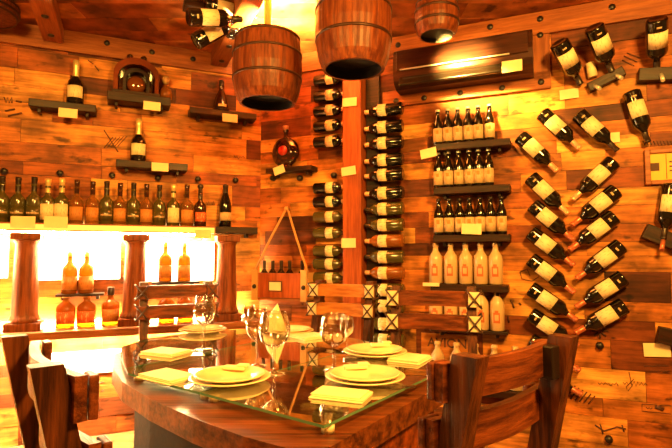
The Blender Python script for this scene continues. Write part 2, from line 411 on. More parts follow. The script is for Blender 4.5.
# stamps and writing burnt into the crate panels
def text_mesh(s, size, shear=0.0):
    cu = bpy.data.curves.new('stamp', 'FONT'); cu.body = s; cu.size = size; cu.extrude = 0.0006; cu.offset = 0.0012; cu.align_x = 'CENTER'; cu.align_y = 'CENTER'; cu.shear = shear
    tmp = bpy.data.objects.new('stamp_tmp', cu); COL.objects.link(tmp)
    dg = bpy.context.evaluated_depsgraph_get(); me = bpy.data.meshes.new_from_object(tmp.evaluated_get(dg))
    bpy.data.objects.remove(tmp); return me
def stamp_text(side, s, px, py, size, tilt=0.0, shear=0.0, mat='ink'):
    p = SIDE[side][3](px, py, 0.0105); d = p - K
    MB().box((d.dot(SIDE[side][0]), -0.0045, p.z-0.015), (0.34, 0.009, 0.15), bevel=0.002).build('crate_board', M['lit_rail_pale_board'], wall_left if side == 'L' else wall_right)
    me = text_mesh(s, size, shear); me.materials.append(M[mat])
    o = link('stamp_lettering', me, wall_left if side == 'L' else wall_right)
    o.location = (d.dot(SIDE[side][0]), -d.dot(SIDE[side][1]), p.z); o.rotation_euler = (PI/2, -tilt, 0)
def stamp_lines(side, polys, r=0.0028):
    """printed strokes; each polyline is given where it lies on the wall"""
    mb = MB()
    for pl in polys:
        q = []
        for px, py in pl:
            p = SIDE[side][3](px, py, 0.0062); d = p - K
            q.append((d.dot(SIDE[side][0]), -d.dot(SIDE[side][1]), p.z))
        mb.tube(q, r, 5)
    mb.build('stamp_mark', M['ink'], wall_left if side == 'L' else wall_right)
stamp_text('R', 'AVION', 447, 343.5, 0.082)
def scribble(cx, cy, wd, ht, n, seed, slope=0.0):
    r = random.Random(seed); out = []; x = cx - wd/2
    pts = []
    for i in range(n):
        pts.append((x, cy + slope*(x-cx) + (ht/2 if i % 2 else -ht/2)*r.uniform(0.2, 1))); x += wd/n
    return [pts]
stamp_lines('R', scribble(609, 384, 22, 4, 12, 3, 0.06) + scribble(636, 384, 26, 6, 14, 4, 0.04) + [[(629, 372), (632, 386), (628, 391), (626, 387), (634, 379)]], 0.0022)
stamp_lines('R', [[(642, 404), (642, 411), (671, 414), (671, 406), (642, 404)]] + scribble(650, 408, 8, 3, 5, 9), 0.0022)
stamp_lines('R', [[(656, 406), (664, 409)], [(655, 407), (663, 410)]], 0.008)
stamp_lines('R', scribble(657, 366, 26, 1.5, 16, 5) + scribble(660, 371, 22, 1.5, 14, 6), 0.002)
stamp_lines('R', [[(566+k*4.5, 398+k*1.2), (575+k*4, 386+k*2)] for k in range(6)], 0.004)
stamp_lines('R', [[(600+6*math.cos(a)*1.4, 331+7*math.sin(a)), (600+2.5*math.cos(a), 331+2.5*math.sin(a))] for a in [k*PI/4 for k in range(8)]], 0.006)
stamp_lines('R', [[(595, 425), (604, 431), (617, 427), (626, 429)], [(600, 424), (603, 434)], [(622, 425), (624, 432)]], 0.004)
stamp_lines('R', [[(622, 60), (634, 66)], [(624, 56), (637, 62)], [(627, 53), (640, 58)]], 0.003)
stamp_lines('R', [[(643+k*3.4, 141), (645+k*3.4, 145)] for k in range(9)], 0.003)
stamp_lines('R', [[(511, 300), (514, 308)], [(519, 303), (521, 305)], [(508, 316), (509, 322)]], 0.005)
stamp_lines('R', [[(520, 272), (527, 269), (535, 270), (540, 276), (532, 281), (522, 279), (520, 272)], [(527, 269), (530, 276)]], 0.0025)
stamp_lines('L', [[(4, 97), (6, 103), (8, 97), (9, 103), (12, 97), (12, 103)]], 0.004)
stamp_lines('L', [[(16, 101), (22, 102)], [(5, 111), (15, 109)], [(8, 116), (22, 113)]], 0.006)
stamp_lines('L', [[(104+k*3.4, 148-k*0.4), (113+k*3.5, 137-k*0.2)] for k in range(5)], 0.003)
stamp_lines('L', [[(104, 130), (118, 152)], [(95, 66), (99, 71)], [(88, 60), (93, 64)]], 0.0035)
stamp_lines('L', scribble(211, 203, 9, 5, 8, 21), 0.003)
stamp_lines('L', scribble(240, 157, 12, 4, 8, 22), 0.003)
stamp_lines('L', [[(75, 387), (104, 382)], [(78, 392), (98, 387)], [(80, 398), (83, 400)], [(88, 396), (90, 396)], [(92, 394), (93, 396)], [(97, 392), (98, 395)], [(101, 392), (104, 390)]], 0.005)

# ------------------------------------------------------------------ bottles
BOT = {}
def arc_label(r, z0, z1, half=72, seg=14):
    return MB().lathe([(r-0.0008, z0), (r+0.0006, z0), (r+0.0006, z1), (r-0.0008, z1)], seg, -90-half, -90+half)
def make_kind(key, prof, body_mat, parts):
    BOT[key] = [('glass_body', MB().lathe(prof, 24).mesh(key+'_body', M[body_mat]))]
    for nm, me in parts: BOT[key].append((nm, me))
def cyl_part(nm, prof, mat, seg=20): return (nm, MB().lathe(prof, seg).mesh(nm, M[mat]))
def lab(nm, r, z0, z1, mat, half=72): return (nm, arc_label(r, z0, z1, half).mesh(nm, M[mat]))
wine = [(0, 0.008), (0.026, 0.004), (0.034, 0.0), (0.0395, 0.006), (0.040, 0.012), (0.040, 0.190), (0.037, 0.208), (0.026, 0.226), (0.017, 0.240), (0.0145, 0.252), (0.0140, 0.297), (0.0155, 0.298), (0.0155, 0.306), (0.012, 0.308), (0, 0.308)]
wine = [(x*(1.2 if z < 0.215 else 1.08), z) for x, z in wine]
make_kind('wine', wine, 'bottle', [lab('label', 0.048, 0.066, 0.160, 'label', 60), lab('neck_band', 0.048, 0.034, 0.044, 'label_pale', 13), cyl_part('capsule', [(0.0160, 0.248), (0.0168, 0.252), (0.0160, 0.296), (0.0176, 0.297), (0.0176, 0.308), (0.013, 0.311), (0, 0.311)], 'foil_pink')])
make_kind('wine_red', wine, 'bottle', [lab('label', 0.048, 0.066, 0.160, 'label', 60), lab('neck_band', 0.048, 0.034, 0.044, 'label_pale', 13), cyl_part('capsule', [(0.0160, 0.248), (0.0168, 0.252), (0.0160, 0.296), (0.0176, 0.297), (0.0176, 0.308), (0.013, 0.311), (0, 0.311)], 'foil_red')])
make_kind('wine_dark', wine, 'bottle', [lab('label', 0.048, 0.066, 0.160, 'label', 60), lab('neck_band', 0.048, 0.034, 0.044, 'label_pale', 13), cyl_part('capsule', [(0.0160, 0.248), (0.0168, 0.252), (0.0160, 0.296), (0.0176, 0.297), (0.0176, 0.308), (0.013, 0.311), (0, 0.311)], 'foil_dark')])
rack = [(0, 0.006), (0.030, 0.0), (0.036, 0.004), (0.038, 0.010), (0.038, 0.170), (0.034, 0.188), (0.022, 0.204), (0.015, 0.216), (0.0140, 0.240), (0.0150, 0.244), (0, 0.246)]
rack = [(x*1.1 if z < 0.2 else x, z) for x, z in rack]
make_kind('rack', rack, 'bottle', [lab('label', 0.0418, 0.100, 0.155, 'label', 70), cyl_part('capsule', [(0.0153, 0.214), (0.0152, 0.238), (0.0158, 0.247), (0, 0.249)], 'foil_pink')])
make_kind('rack_hazy', rack, 'olive', [lab('label', 0.0418, 0.100, 0.155, 'label', 70), cyl_part('capsule', [(0.0153, 0.214), (0.0152, 0.238), (0.0158, 0.247), (0, 0.249)], 'foil_dark')])
make_kind('rack_amber', rack, 'amber', [lab('label', 0.0418, 0.100, 0.155, 'label', 70), cyl_part('capsule', [(0.0153, 0.214), (0.0152, 0.238), (0.0158, 0.247), (0, 0.249)], 'foil_pink')])
beer = [(0, 0.006), (0.026, 0.0), (0.031, 0.006), (0.0315, 0.130), (0.029, 0.148), (0.020, 0.172), (0.0140, 0.195), (0.0130, 0.226), (0.0150, 0.228), (0.0150, 0.234), (0, 0.235)]
make_kind('beer', beer, 'bottle', [lab('label', 0.0315, 0.020, 0.110, 'label_pale', 75), ('emblem', MB().lathe([(0.0322, 0.072), (0.0326, 0.074), (0.0326, 0.094), (0.0322, 0.096)], 6, -90-18, -90+18).mesh('emblem', M['label_amber'])), cyl_part('cap', [(0.0155, 0.224), (0.0162, 0.226), (0.0150, 0.238), (0, 0.239)], 'silver')])
make_kind('beer_dark', beer, 'bottle', [lab('label', 0.0315, 0.020, 0.112, 'label_pale', 75), ('emblem', MB().lathe([(0.0322, 0.072), (0.0326, 0.074), (0.0326, 0.098), (0.0322, 0.100)], 6, -90-20, -90+20).mesh('emblem', M['label_amber'])), cyl_part('cap', [(0.0155, 0.224), (0.0162, 0.226), (0.0150, 0.238), (0, 0.239)], 'foil_dark')])
stone = [(0, 0.004), (0.036, 0.0), (0.043, 0.006), (0.0435, 0.150), (0.040, 0.175), (0.026, 0.198), (0.018, 0.212), (0.0165, 0.236), (0.0195, 0.238), (0.0195, 0.256), (0.014, 0.260), (0, 0.260)]
emb = MB().lathe([(0.0438, 0.050), (0.0442, 0.052), (0.0442, 0.110), (0.0438, 0.112)], 8, -90-26, -90+26)
emb.lathe([(0.0438, 0.112), (0.0442, 0.114), (0.0440, 0.124), (0.0436, 0.126)], 6, -90-14, -90+14)
make_kind('stone', stone, 'ceramic', [('print', emb.mesh('print', M['print_red'])), ('print_disc', MB().lathe([(0.0446, 0.066), (0.0449, 0.068), (0.0449, 0.098), (0.0446, 0.1)], 6, -90-15, -90+15).mesh('print_disc', M['ceramic'])), cyl_part('lip_band', [(0.0200, 0.240), (0.0205, 0.242), (0.0205, 0.250), (0.0200, 0.252)], 'ceramic')])
spirit = [(0, 0.006), (0.040, 0.0), (0.047, 0.006), (0.047, 0.150), (0.042, 0.172), (0.024, 0.192), (0.0165, 0.205), (0.0150, 0.245), (0.0180, 0.248), (0.0180, 0.262), (0, 0.262)]
make_kind('spirit_dark', spirit, 'cognac', [lab('label', 0.047, 0.030, 0.110, 'label', 66), cyl_part('capsule', [(0.0158, 0.222), (0.0190, 0.246), (0.0190, 0.300), (0.015, 0.304), (0, 0.304)], 'foil_gold')])
make_kind('shelf_dark', spirit, 'olive', [lab('label', 0.047, 0.026, 0.115, 'olive', 66), lab('label_band', 0.047, 0.060, 0.072, 'label_pale', 50), cyl_part('capsule', [(0.0172, 0.215), (0.0172, 0.290), (0.0185, 0.294), (0.0185, 0.310), (0, 0.312)], 'foil_dark')])
make_kind('shelf_pale', spirit, 'olive', [lab('label', 0.047, 0.026, 0.135, 'label', 58), cyl_part('capsule', [(0.0172, 0.215), (0.0172, 0.280), (0.0195, 0.284), (0.0195, 0.312), (0, 0.314)], 'foil_gold')])
make_kind('shelf_amber', spirit, 'pale_spirit', [lab('label', 0.047, 0.026, 0.120, 'label_amber', 60), cyl_part('capsule', [(0.0172, 0.215), (0.0172, 0.280), (0.0185, 0.284), (0.0185, 0.310), (0, 0.312)], 'cognac')])
make_kind('shelf_knob', spirit, 'cognac', [lab('label', 0.047, 0.040, 0.110, 'label_red', 55), cyl_part('stopper', [(0.0172, 0.215), (0.0172, 0.285), (0.012, 0.290), (0.020, 0.300), (0.024, 0.314), (0.018, 0.328), (0, 0.332)], 'foil_dark')])
make_kind('whisky', spirit, 'amber', [lab('label', 0.047, 0.026, 0.112, 'label_amber', 70), cyl_part('cap', [(0.0185, 0.240), (0.0195, 0.242), (0.0195, 0.276), (0, 0.278)], 'foil_gold')])
make_kind('whisky_dark', spirit, 'cognac', [lab('label', 0.047, 0.026, 0.112, 'label_red', 70), cyl_part('cap', [(0.0185, 0.240), (0.0195, 0.242), (0.0195, 0.276), (0, 0.278)], 'foil_dark')])
jug = [(0, 0.004), (0.052, 0.0), (0.058, 0.006), (0.058, 0.120), (0.052, 0.140), (0.030, 0.158), (0.019, 0.166), (0.018, 0.190), (0.022, 0.192), (0.022, 0.205), (0, 0.205)]
make_kind('jug', jug, 'amber', [lab('label', 0.058, 0.030, 0.105, 'label_red', 62), cyl_part('cap', [(0.0225, 0.190), (0.0235, 0.192), (0.0235, 0.212), (0, 0.214)], 'foil_gold')])
square = [(0, 0.004), (0.048, 0.0), (0.056, 0.006), (0.056, 0.130), (0.050, 0.148), (0.026, 0.164), (0.018, 0.172), (0.017, 0.205), (0.020, 0.207), (0.020, 0.215), (0, 0.215)]
make_kind('tall_cap', square, 'amber', [lab('label', 0.056, 0.030, 0.110, 'label_amber', 62), cyl_part('cap', [(0.0205, 0.200), (0.022, 0.202), (0.022, 0.252), (0, 0.254)], 'foil_dark')])
champ = [(0, 0.008), (0.036, 0.0), (0.044, 0.006), (0.045, 0.150), (0.041, 0.178), (0.028, 0.222), (0.0185, 0.250), (0.0160, 0.290), (0.019, 0.292), (0.019, 0.304), (0, 0.306)]
make_kind('champagne', champ, 'bottle', [lab('label', 0.045, 0.045, 0.105, 'label_pale', 66), cyl_part('foil', [(0.0192, 0.250), (0.0172, 0.290), (0.0205, 0.292), (0.0205, 0.308), (0.012, 0.316), (0, 0.317)], 'foil_dark')])
brandy = [(0, 0.006), (0.046, 0.0), (0.053, 0.006), (0.052, 0.125), (0.046, 0.155), (0.028, 0.178), (0.0185, 0.190), (0.017, 0.25), (0.019, 0.253), (0.019, 0.262), (0, 0.263)]
make_kind('brandy', brandy, 'bottle', [lab('label', 0.0525, 0.040, 0.120, 'label', 58), cyl_part('capsule', [(0.0195, 0.190), (0.0182, 0.25), (0.0200, 0.254), (0.0200, 0.300), (0, 0.303)], 'foil_gold')])
flask = [(0, 0.006), (0.044, 0.0), (0.060, 0.010), (0.058, 0.050), (0.045, 0.105), (0.026, 0.150), (0.018, 0.168), (0.016, 0.205), (0.019, 0.207), (0.019, 0.216), (0, 0.217)]
make_kind('flask', flask, 'cognac', [lab('label', 0.0585, 0.030, 0.050, 'foil_gold', 30), cyl_part('stopper', [(0.0195, 0.200), (0.0200, 0.232), (0.012, 0.244), (0, 0.246)], 'foil_dark')])
small = [(x*0.67, z*0.85) for x, z in wine]
make_kind('small_wine', small, 'bottle', [lab('label', 0.0323, 0.055, 0.125, 'label', 62), cyl_part('capsule', [(0.0122, 0.2), (0.0135, 0.255), (0.0135, 0.266), (0, 0.268)], 'foil_dark')])

def bottle(kind, label, loc=None, rotz=0.0, group=None, mat=None, cat='bottle', name='bottle', scale=1.0):
    if mat is None: mat = Matrix.Translation(Vector(loc)) @ Matrix.Rotation(rotz, 4, 'Z')
    t = thing(name, label, cat, group=group, mat=mat @ Matrix.Scale(scale, 4))
    for nm, me in BOT[kind]: link(nm, me, t)
    return t
def stand(kind, side, px, py, off, label, group=None, name='bottle', z=None, scale=1.0, spin=0.0):
    p = SIDE[side][3](px, py, off)
    if z is not None: p.z = z
    return bottle(kind, label, p, SIDE[side][2]+spin, group, name=name, scale=scale)
def lie(kind, side, pb, pn, off, label, group=None, name='wine_bottle', rod=False, off_n=None, length=0.311):
    """bottle fixed along the wall, base at pb, mouth towards pn"""
    f, n = SIDE[side][3], SIDE[side][1]
    a = f(*pb, off); b_ = f(*pn, off if off_n is None else off_n)
    zc = (b_-a).normalized(); yc = -n; yc = (yc - zc*yc.dot(zc)).normalized(); xc = yc.cross(zc)
    m = Matrix((xc, yc, zc)).transposed().to_4x4(); m.translation = a
    t = bottle(kind, label, group=group, mat=m, name=name)
    return t
# small iron peg that carries a wall-hung bottle: part of the bottle's own holder
def card(side, px, py, off, label, tilt=0.0, wd=0.11, ht=0.06, name='price_card'):
    p = SIDE[side][3](px, py, off)
    o = link(name, MB().box((0, 0, 0), (wd, 0.004, ht), bevel=0.001).mesh(name, M['card']))
    o.matrix_world = Matrix.Translation(p) @ Matrix.Rotation(SIDE[side][2], 4, 'Z') @ Matrix.Rotation(tilt, 4, 'Y')
    return tag(o, label, 'price card', 'price cards')
def shelf(side, x0, x1, y, depth, thick, label, mat='shelf', name='wall_shelf', tilt=0.0, ref=0.0, z=None, cat='shelf', group='wall shelves'):
    """board on the wall: its top passes y at the given distance ref from the wall; returns (object, top z)"""
    f = SIDE[side][3]
    pa, pb = f(x0, y, depth), f(x1, y, depth)
    zt = (f((x0+x1)/2, y, ref).z if z is None else z)
    ta, tb = local_t(side, pa), local_t(side, pb)
    m = MB().box((0, -depth/2, -thick/2), (tb-ta, depth-0.012, thick), bevel=0.004)
    o = link(name, m.mesh(name, M[mat]))
    o.matrix_world = Matrix.Translation(wall_pt(side, (ta+tb)/2, zt)) @ Matrix.Rotation(SIDE[side][2], 4, 'Z') @ Matrix.Rotation(tilt, 4, 'Y')
    for s in (-1, 1):
        br = MB().box((s*(tb-ta)*0.36, -depth*0.35, -thick-0.012), (0.02, depth*0.6, 0.028), bevel=0.003)
        br.build('bracket', M[mat], o)
    tag(o, label, cat, group); return o, zt

# ------------------------------------------------------------------ left wall
s1, z1 = shelf('L', 28, 96, 104, 0.13, 0.050, 'short dark shelf high at upper left under a lone cognac bottle', ref=0.06)
stand('brandy', 'L', 75, 104, 0.07, 'dark cognac bottle with cream label alone on the upper left shelf', z=z1)
card('L', 68, 113, 0.136, 'cream price card on the shelf of the lone upper left bottle')
s2, z2 = shelf('L', 107, 171, 97, 0.15, 0.060, 'dark shelf carrying the arched cognac decanter', ref=0.07)
card('L', 152, 106, 0.156, 'cream price card below the arched cognac decanter')
# arched decanter: a horseshoe of dark wood and glass around a round bottle
p = onL(136, 97, 0.07); p.z = z2
dec = thing('arched_decanter', 'large arched cognac decanter in dark horseshoe case on the wall shelf', 'decanter', p, aL)
W2, H2 = 0.146, 0.235
def arch_pts(w_, h_, n=18):
    return [(-w_, 0)] + [(-w_*math.cos(PI*k/n), (h_-w_*0.82) + w_*0.82*math.sin(PI*k/n)) for k in range(n+1)] + [(w_, 0)]
def arch_ring(mb, wo, ho, wi, hi, d, z0=0.0):
    po, pi_ = arch_pts(wo, ho), arch_pts(wi, hi)
    n = len(po); R = []
    for y in (-d/2, d/2):
        R.append(([mb.bm.verts.new((x, y, z+z0)) for x, z in po], [mb.bm.verts.new((x, y, z+z0)) for x, z in pi_]))
    for i in range(n-1):
        mb.bm.faces.new((R[0][0][i], R[0][0][i+1], R[0][1][i+1], R[0][1][i])); mb.bm.faces.new((R[1][0][i], R[1][1][i], R[1][1][i+1], R[1][0][i+1]))
        mb.bm.faces.new((R[0][0][i], R[1][0][i], R[1][0][i+1], R[0][0][i+1])); mb.bm.faces.new((R[0][1][i], R[0][1][i+1], R[1][1][i+1], R[1][1][i]))
    for i in (0, n-1): mb.bm.faces.new((R[0][0][i], R[0][1][i], R[1][1][i], R[1][0][i]))
    return mb
arch_ring(MB(), W2, H2, 0.118, 0.190, 0.12, 0.02).build('case_arch', M['case'], dec, bevel=0.004)
MB().box((0, 0, 0.010), (0.31, 0.13, 0.020), bevel=0.004).build('case_base', M['shelf'], dec)
arch_ring(MB(), 0.085, 0.170, 0.066, 0.145, 0.07, 0.02).build('inner_arch', M['shelf'], dec, bevel=0.003)
MB().lathe([(0, -0.03), (0.04, -0.03), (0.060, -0.015), (0.062, 0), (0.060, 0.015), (0.04, 0.03), (0, 0.03)], 28, mat=Matrix.Translation((0, 0, 0.083)) @ Matrix.Rotation(PI/2, 4, 'X')).build('round_bottle', M['crystal'], dec)
MB().box((0, 0.040, 0.11), (0.225, 0.008, 0.17), bevel=0.003).build('case_back', M['cognac'], dec)
for s in (-1, 1):
    MB().lathe([(0, 0.0), (0.010, 0.0), (0.010, 0.012), (0.022, 0.022), (0.022, 0.036), (0.012, 0.046), (0, 0.047)], 14).build('knob', M['cognac'], dec, loc=(s*0.045, 0, H2+0.012))
p = onL(165.5, 98, 0.05); p.z = z2
car = thing('crystal_decanter', 'small crystal decanter with ball stopper right of the arched cognac decanter', 'decanter', p, aL)
MB().lathe([(0, 0.004), (0.030, 0), (0.044, 0.008), (0.050, 0.045), (0.040, 0.080), (0.020, 0.098), (0.015, 0.115), (0.020, 0.120), (0, 0.120)], 24).build('glass_body', M['amber'], car)
MB().lathe([(0, 0.118), (0.012, 0.120), (0.026, 0.140), (0.028, 0.155), (0.020, 0.172), (0, 0.178)], 10, smooth=False).build('stopper', M['foil_gold'], car)
s3, z3 = shelf('L', 190, 257, 113, 0.14, 0.045, 'dark shelf near the corner behind the left hanging barrel', ref=0.06)
stand('flask', 'L', 221, 112, 0.07, 'cone-shaped cognac flask on the shelf beside the left barrel', z=z3)
card('L', 230, 118, 0.146, 'cream price card on the shelf under the cone-shaped flask')
s4, z4 = shelf('L', 116, 188, 163, 0.13, 0.05, 'dark shelf above the long bottle row with one bottle at its left end', ref=0.06)
stand('brandy', 'L', 138, 161, 0.07, 'dark brandy bottle with cream label standing just above the long bottle row', z=z4)
card('L', 160, 167, 0.136, 'cream price card on the shelf just above the long bottle row')

# long bottle shelf with the light strip below it
Z_LONG = 1.40
tR_long = local_t('L', onL(216, 225, 0.22))
lo = -2.9
m = MB().box(((lo+tR_long)/2, -0.11, Z_LONG-0.025), (tR_long-lo, 0.205, 0.05), bevel=0.004)
longs = tag(m.build('long_shelf', M['shelf_light'], loc=K, rotz=aL), 'long brightly underlit shelf holding the row of spirit bottles', 'shelf', 'wall shelves')
MB().box(((lo+tR_long)/2, -0.06, Z_LONG-0.056), (tR_long-lo-0.04, 0.035, 0.010)).build('light_strip', M['led'], longs)
MB().box(((lo+tR_long)/2, -0.2165, Z_LONG-0.027), (tR_long-lo-0.02, 0.008, 0.034)).build('front_bloom', M['front_glow'], longs)  # glowing edge stands in for bloom, no fitting here
MB().box(((lo+tR_long)/2, -0.028, Z_LONG+0.005), (tR_long-lo-0.04, 0.022, 0.010)).build('light_strip', M['edge_light'], longs)
kinds = ['shelf_dark', 'shelf_dark', 'shelf_dark', 'shelf_pale', 'shelf_pale', 'shelf_amber', 'shelf_amber', 'shelf_dark', 'shelf_amber', 'shelf_dark', 'shelf_amber', 'shelf_dark', 'shelf_pale', 'shelf_amber', 'shelf_knob']
xs = [1, 17, 33, 47, 61, 76, 92, 106, 119.5, 133, 146, 159, 173, 186.5, 200]
ordn = ['leftmost', 'second', 'third', 'fourth', 'fifth', 'sixth', 'seventh', 'eighth', 'ninth', 'tenth', 'eleventh', 'twelfth', 'thirteenth', 'fourteenth', 'fifteenth', 'sixteenth']
desc = {'shelf_dark': 'olive-dark spirit bottle', 'shelf_pale': 'gold-topped spirit bottle', 'shelf_amber': 'amber spirit bottle', 'shelf_knob': 'red-labelled bottle with round black stopper'}
for i, (k, x) in enumerate(zip(kinds, xs)):
    lb = (f'{desc[k]}, leftmost on the long underlit shelf, cut by the frame' if i == 0 else
          (f'{desc[k]} at the right end of the long underlit shelf' if i == 14 else f'{desc[k]}, {ordn[i]} from the left on the long underlit shelf'))
    stand(k, 'L', x, 220, 0.11, lb, 'spirit bottles on the long shelf', z=Z_LONG, scale=random.uniform(0.92, 0.97))
s5, z5 = shelf('L', 189, 258, 227, 0.13, 0.050, 'short dark shelf by the corner at the end of the long bottle row', ref=0.06)
stand('champagne', 'L', 225, 226, 0.07, 'dark champagne bottle standing alone by the corner, right of the long row', z=z5)
card('L', 203, 234, 0.228, 'cream price card at the right end below the long bottle row')
card('L', 23, 222, 0.225, 'cream price card in front of the dark bottles at the left of the long row', wd=0.13, ht=0.07)
card('L', 56, 222, 0.225, 'cream price card in front of the two gold-topped bottles of the long row', wd=0.13, ht=0.07)

# low ledge with its own strip
Z_LEDGE = 0.735
tR_ledge = local_t('L', onL(262, 325, 0.26))
m = MB().box(((lo+tR_ledge)/2, -0.14, Z_LEDGE-0.025), (tR_ledge-lo, 0.27, 0.05), bevel=0.006)
ledge = tag(m.build('wall_ledge', M['shelf_light'], loc=K, rotz=aL), 'low wooden ledge along the left wall under the lit niches', 'ledge')
MB().box(((lo+tR_ledge)/2-0.05, -0.17, Z_LEDGE-0.056), (tR_ledge-lo-0.25, 0.03, 0.010)).build('light_strip', M['led_low'], ledge)
MB().box(((lo+tR_ledge)/2-0.03, -0.022, Z_LEDGE+0.005), (tR_ledge-lo-0.12, 0.018, 0.010)).build('light_strip', M['niche_fill'], ledge)  # unseen strip added to brighten the niche wall

# turned pillars between ledge and long shelf
def pillar(px, py, label):
    p = onL(px, py, 0.13); p.z = Z_LEDGE
    t = thing('turned_pillar', label, 'pillar', p, aL, 'pillars of the lit niches')
    h = Z_LONG - 0.062 - Z_LEDGE
    MB().box((0, 0, 0.025), (0.20, 0.16, 0.05), bevel=0.006).build('plinth', M['pillar'], t)
    MB().lathe([(0.0, 0.05), (0.085, 0.05), (0.090, 0.065), (0.082, 0.08), (0.075, 0.10), (0.074, 0.16), (0.064, h-0.10), (0.062, h-0.07), (0.072, h-0.055), (0.072, h-0.045), (0, h-0.045)], 28).build('shaft', M['pillar'], t)
    MB().box((0, 0, h-0.0225), (0.165, 0.15, 0.045), bevel=0.008).build('capital', M['pillar'], t)
pillar(24, 328, 'turned wooden pillar at the far left, beside the near-left chair')
pillar(134, 321, 'turned wooden pillar in the middle, between the two lit niches')
pillar(226, 316, 'turned wooden pillar at the right end of the lit niches near the corner')

# niche bottles
s6, z6 = shelf('L', 55, 104, 293, 0.15, 0.016, 'thin little shelf inside the left lit niche', ref=0.05)
stand('whisky', 'L', 69, 293, 0.085, 'amber whisky bottle on the little niche shelf, left of the pair', 'niche bottles', z=z6)
stand('whisky', 'L', 86, 293, 0.085, 'amber whisky bottle on the little niche shelf, right of the pair', 'niche bottles', z=z6)
def on_ledge(kind, px, off, label, **k):
    return stand(kind, 'L', px, 328, off, label, 'niche bottles', z=Z_LEDGE, **k)
# glowing panels behind the niches; lowest one added for strip light on the wall
for x0, x1, y0, y1, wh in ((38, 121, 240, 280, 'left lit niche behind the two whisky bottles'), (143, 214, 241, 281, 'right lit niche behind the back chair'), (-70, 10, 238, 279, 'far left niche cut by the frame'), (42, 122, 350, 374, 'wall below the ledge beside the near-left chair, added for strip-lit boards')):
    ta, tb = local_t('L', onL(x0, (y0+y1)/2)), local_t('L', onL(x1, (y0+y1)/2)); za_, zb2_ = onL((x0+x1)/2, y1).z, onL((x0+x1)/2, y0).z
    lp = thing('light_panel', 'glowing white light panel in the ' + wh, 'light panel', wall_pt('L', (ta+tb)/2, (za_+zb2_)/2), aL, 'light panels of the niches')
    MB().box((0, -0.014, 0), (tb-ta, 0.014, zb2_-za_), bevel=0.003).build('backing', M['trim'], lp)
    MB().box((0, -0.023, 0), (tb-ta-0.01, 0.006, zb2_-za_-0.01), bevel=0.002).build('diffuser', M['panel_light'], lp)
on_ledge('jug', 65, 0.10, 'squat amber jug on the ledge under the little niche shelf, left one')
on_ledge('jug', 86, 0.10, 'squat amber jug on the ledge under the little niche shelf, right one')
on_ledge('tall_cap', 110, 0.10, 'amber bottle with tall black cap on the ledge, left of the middle pillar')
s7, z7 = shelf('L', 152, 200, 281, 0.15, 0.016, 'thin little shelf inside the right lit niche behind the chair', ref=0.05)
stand('whisky', 'L', 165, 281, 0.085, 'amber whisky bottle on the right niche shelf, left of the pair', 'niche bottles', z=z7)
stand('whisky', 'L', 184, 281, 0.085, 'amber whisky bottle on the right niche shelf, right of the pair', 'niche bottles', z=z7)
on_ledge('jug', 166, 0.10, 'red-labelled jug seen between the chair rails in the right niche, left one')
on_ledge('jug', 185, 0.10, 'red-labelled jug seen between the chair rails in the right niche, right one')
# tumbler on the ledge near the corner
p = onL(249, 312, 0.13); p.z = Z_LEDGE
tm = thing('tumbler', 'amber-lit glass tumbler on the ledge right of the last pillar', 'glass', p, aL)
MB().lathe([(0, 0.004), (0.030, 0.0), (0.036, 0.006), (0.042, 0.10), (0.040, 0.10), (0.034, 0.012), (0, 0.010)], 20).build('glass_body', M['stem'], tm)
MB().lathe([(0, 0.0115), (0.034, 0.0125), (0.0385, 0.07), (0, 0.07)], 20).build('drink', M['amber'], tm)

# ------------------------------------------------------------------ right wall, corner end
# round decanter on its tilted shelf
s8, z8 = shelf('R', 265, 311, 168, 0.12, 0.035, 'dark shelf by the corner under the round ruby-sealed decanter', ref=0.06)
card('R', 279, 170, 0.126, 'cream price card tilted on the shelf of the round decanter', tilt=-0.3, wd=0.09)
p = onR(285.5, 168, 0.06); p.z = z8
rd = thing('round_decanter', 'round dark decanter with ruby seal on the small shelf by the corner', 'decanter', p, aR)
MB().lathe([(0, -0.042), (0.05, -0.042), (0.092, -0.026), (0.112, -0.010), (0.112, 0.010), (0.092, 0.026), (0.05, 0.042), (0, 0.042)], 32, mat=Matrix.Translation((0, 0, 0.119)) @ Matrix.Rotation(PI/2, 4, 'X')).build('round_body', M['cognac'], rd)
MB().lathe([(0, 0.0), (0.038, 0.0), (0.036, 0.010), (0, 0.013)], 20, mat=Matrix.Translation((0, -0.040, 0.125)) @ Matrix.Rotation(PI/2, 4, 'X')).build('seal', M['ruby'], rd)
MB().lathe([(0, 0.222), (0.022, 0.222), (0.017, 0.240), (0.016, 0.272), (0.022, 0.276), (0.022, 0.290), (0, 0.290)], 18).build('neck', M['cognac'], rd)
MB().lathe([(0, 0.289), (0.019, 0.290), (0.022, 0.300), (0.022, 0.318), (0, 0.322)], 14).build('stopper', M['foil_pink'], rd)
MB().box((0, 0, 0.008), (0.10, 0.075, 0.016), bevel=0.004).build('foot', M['cognac'], rd)

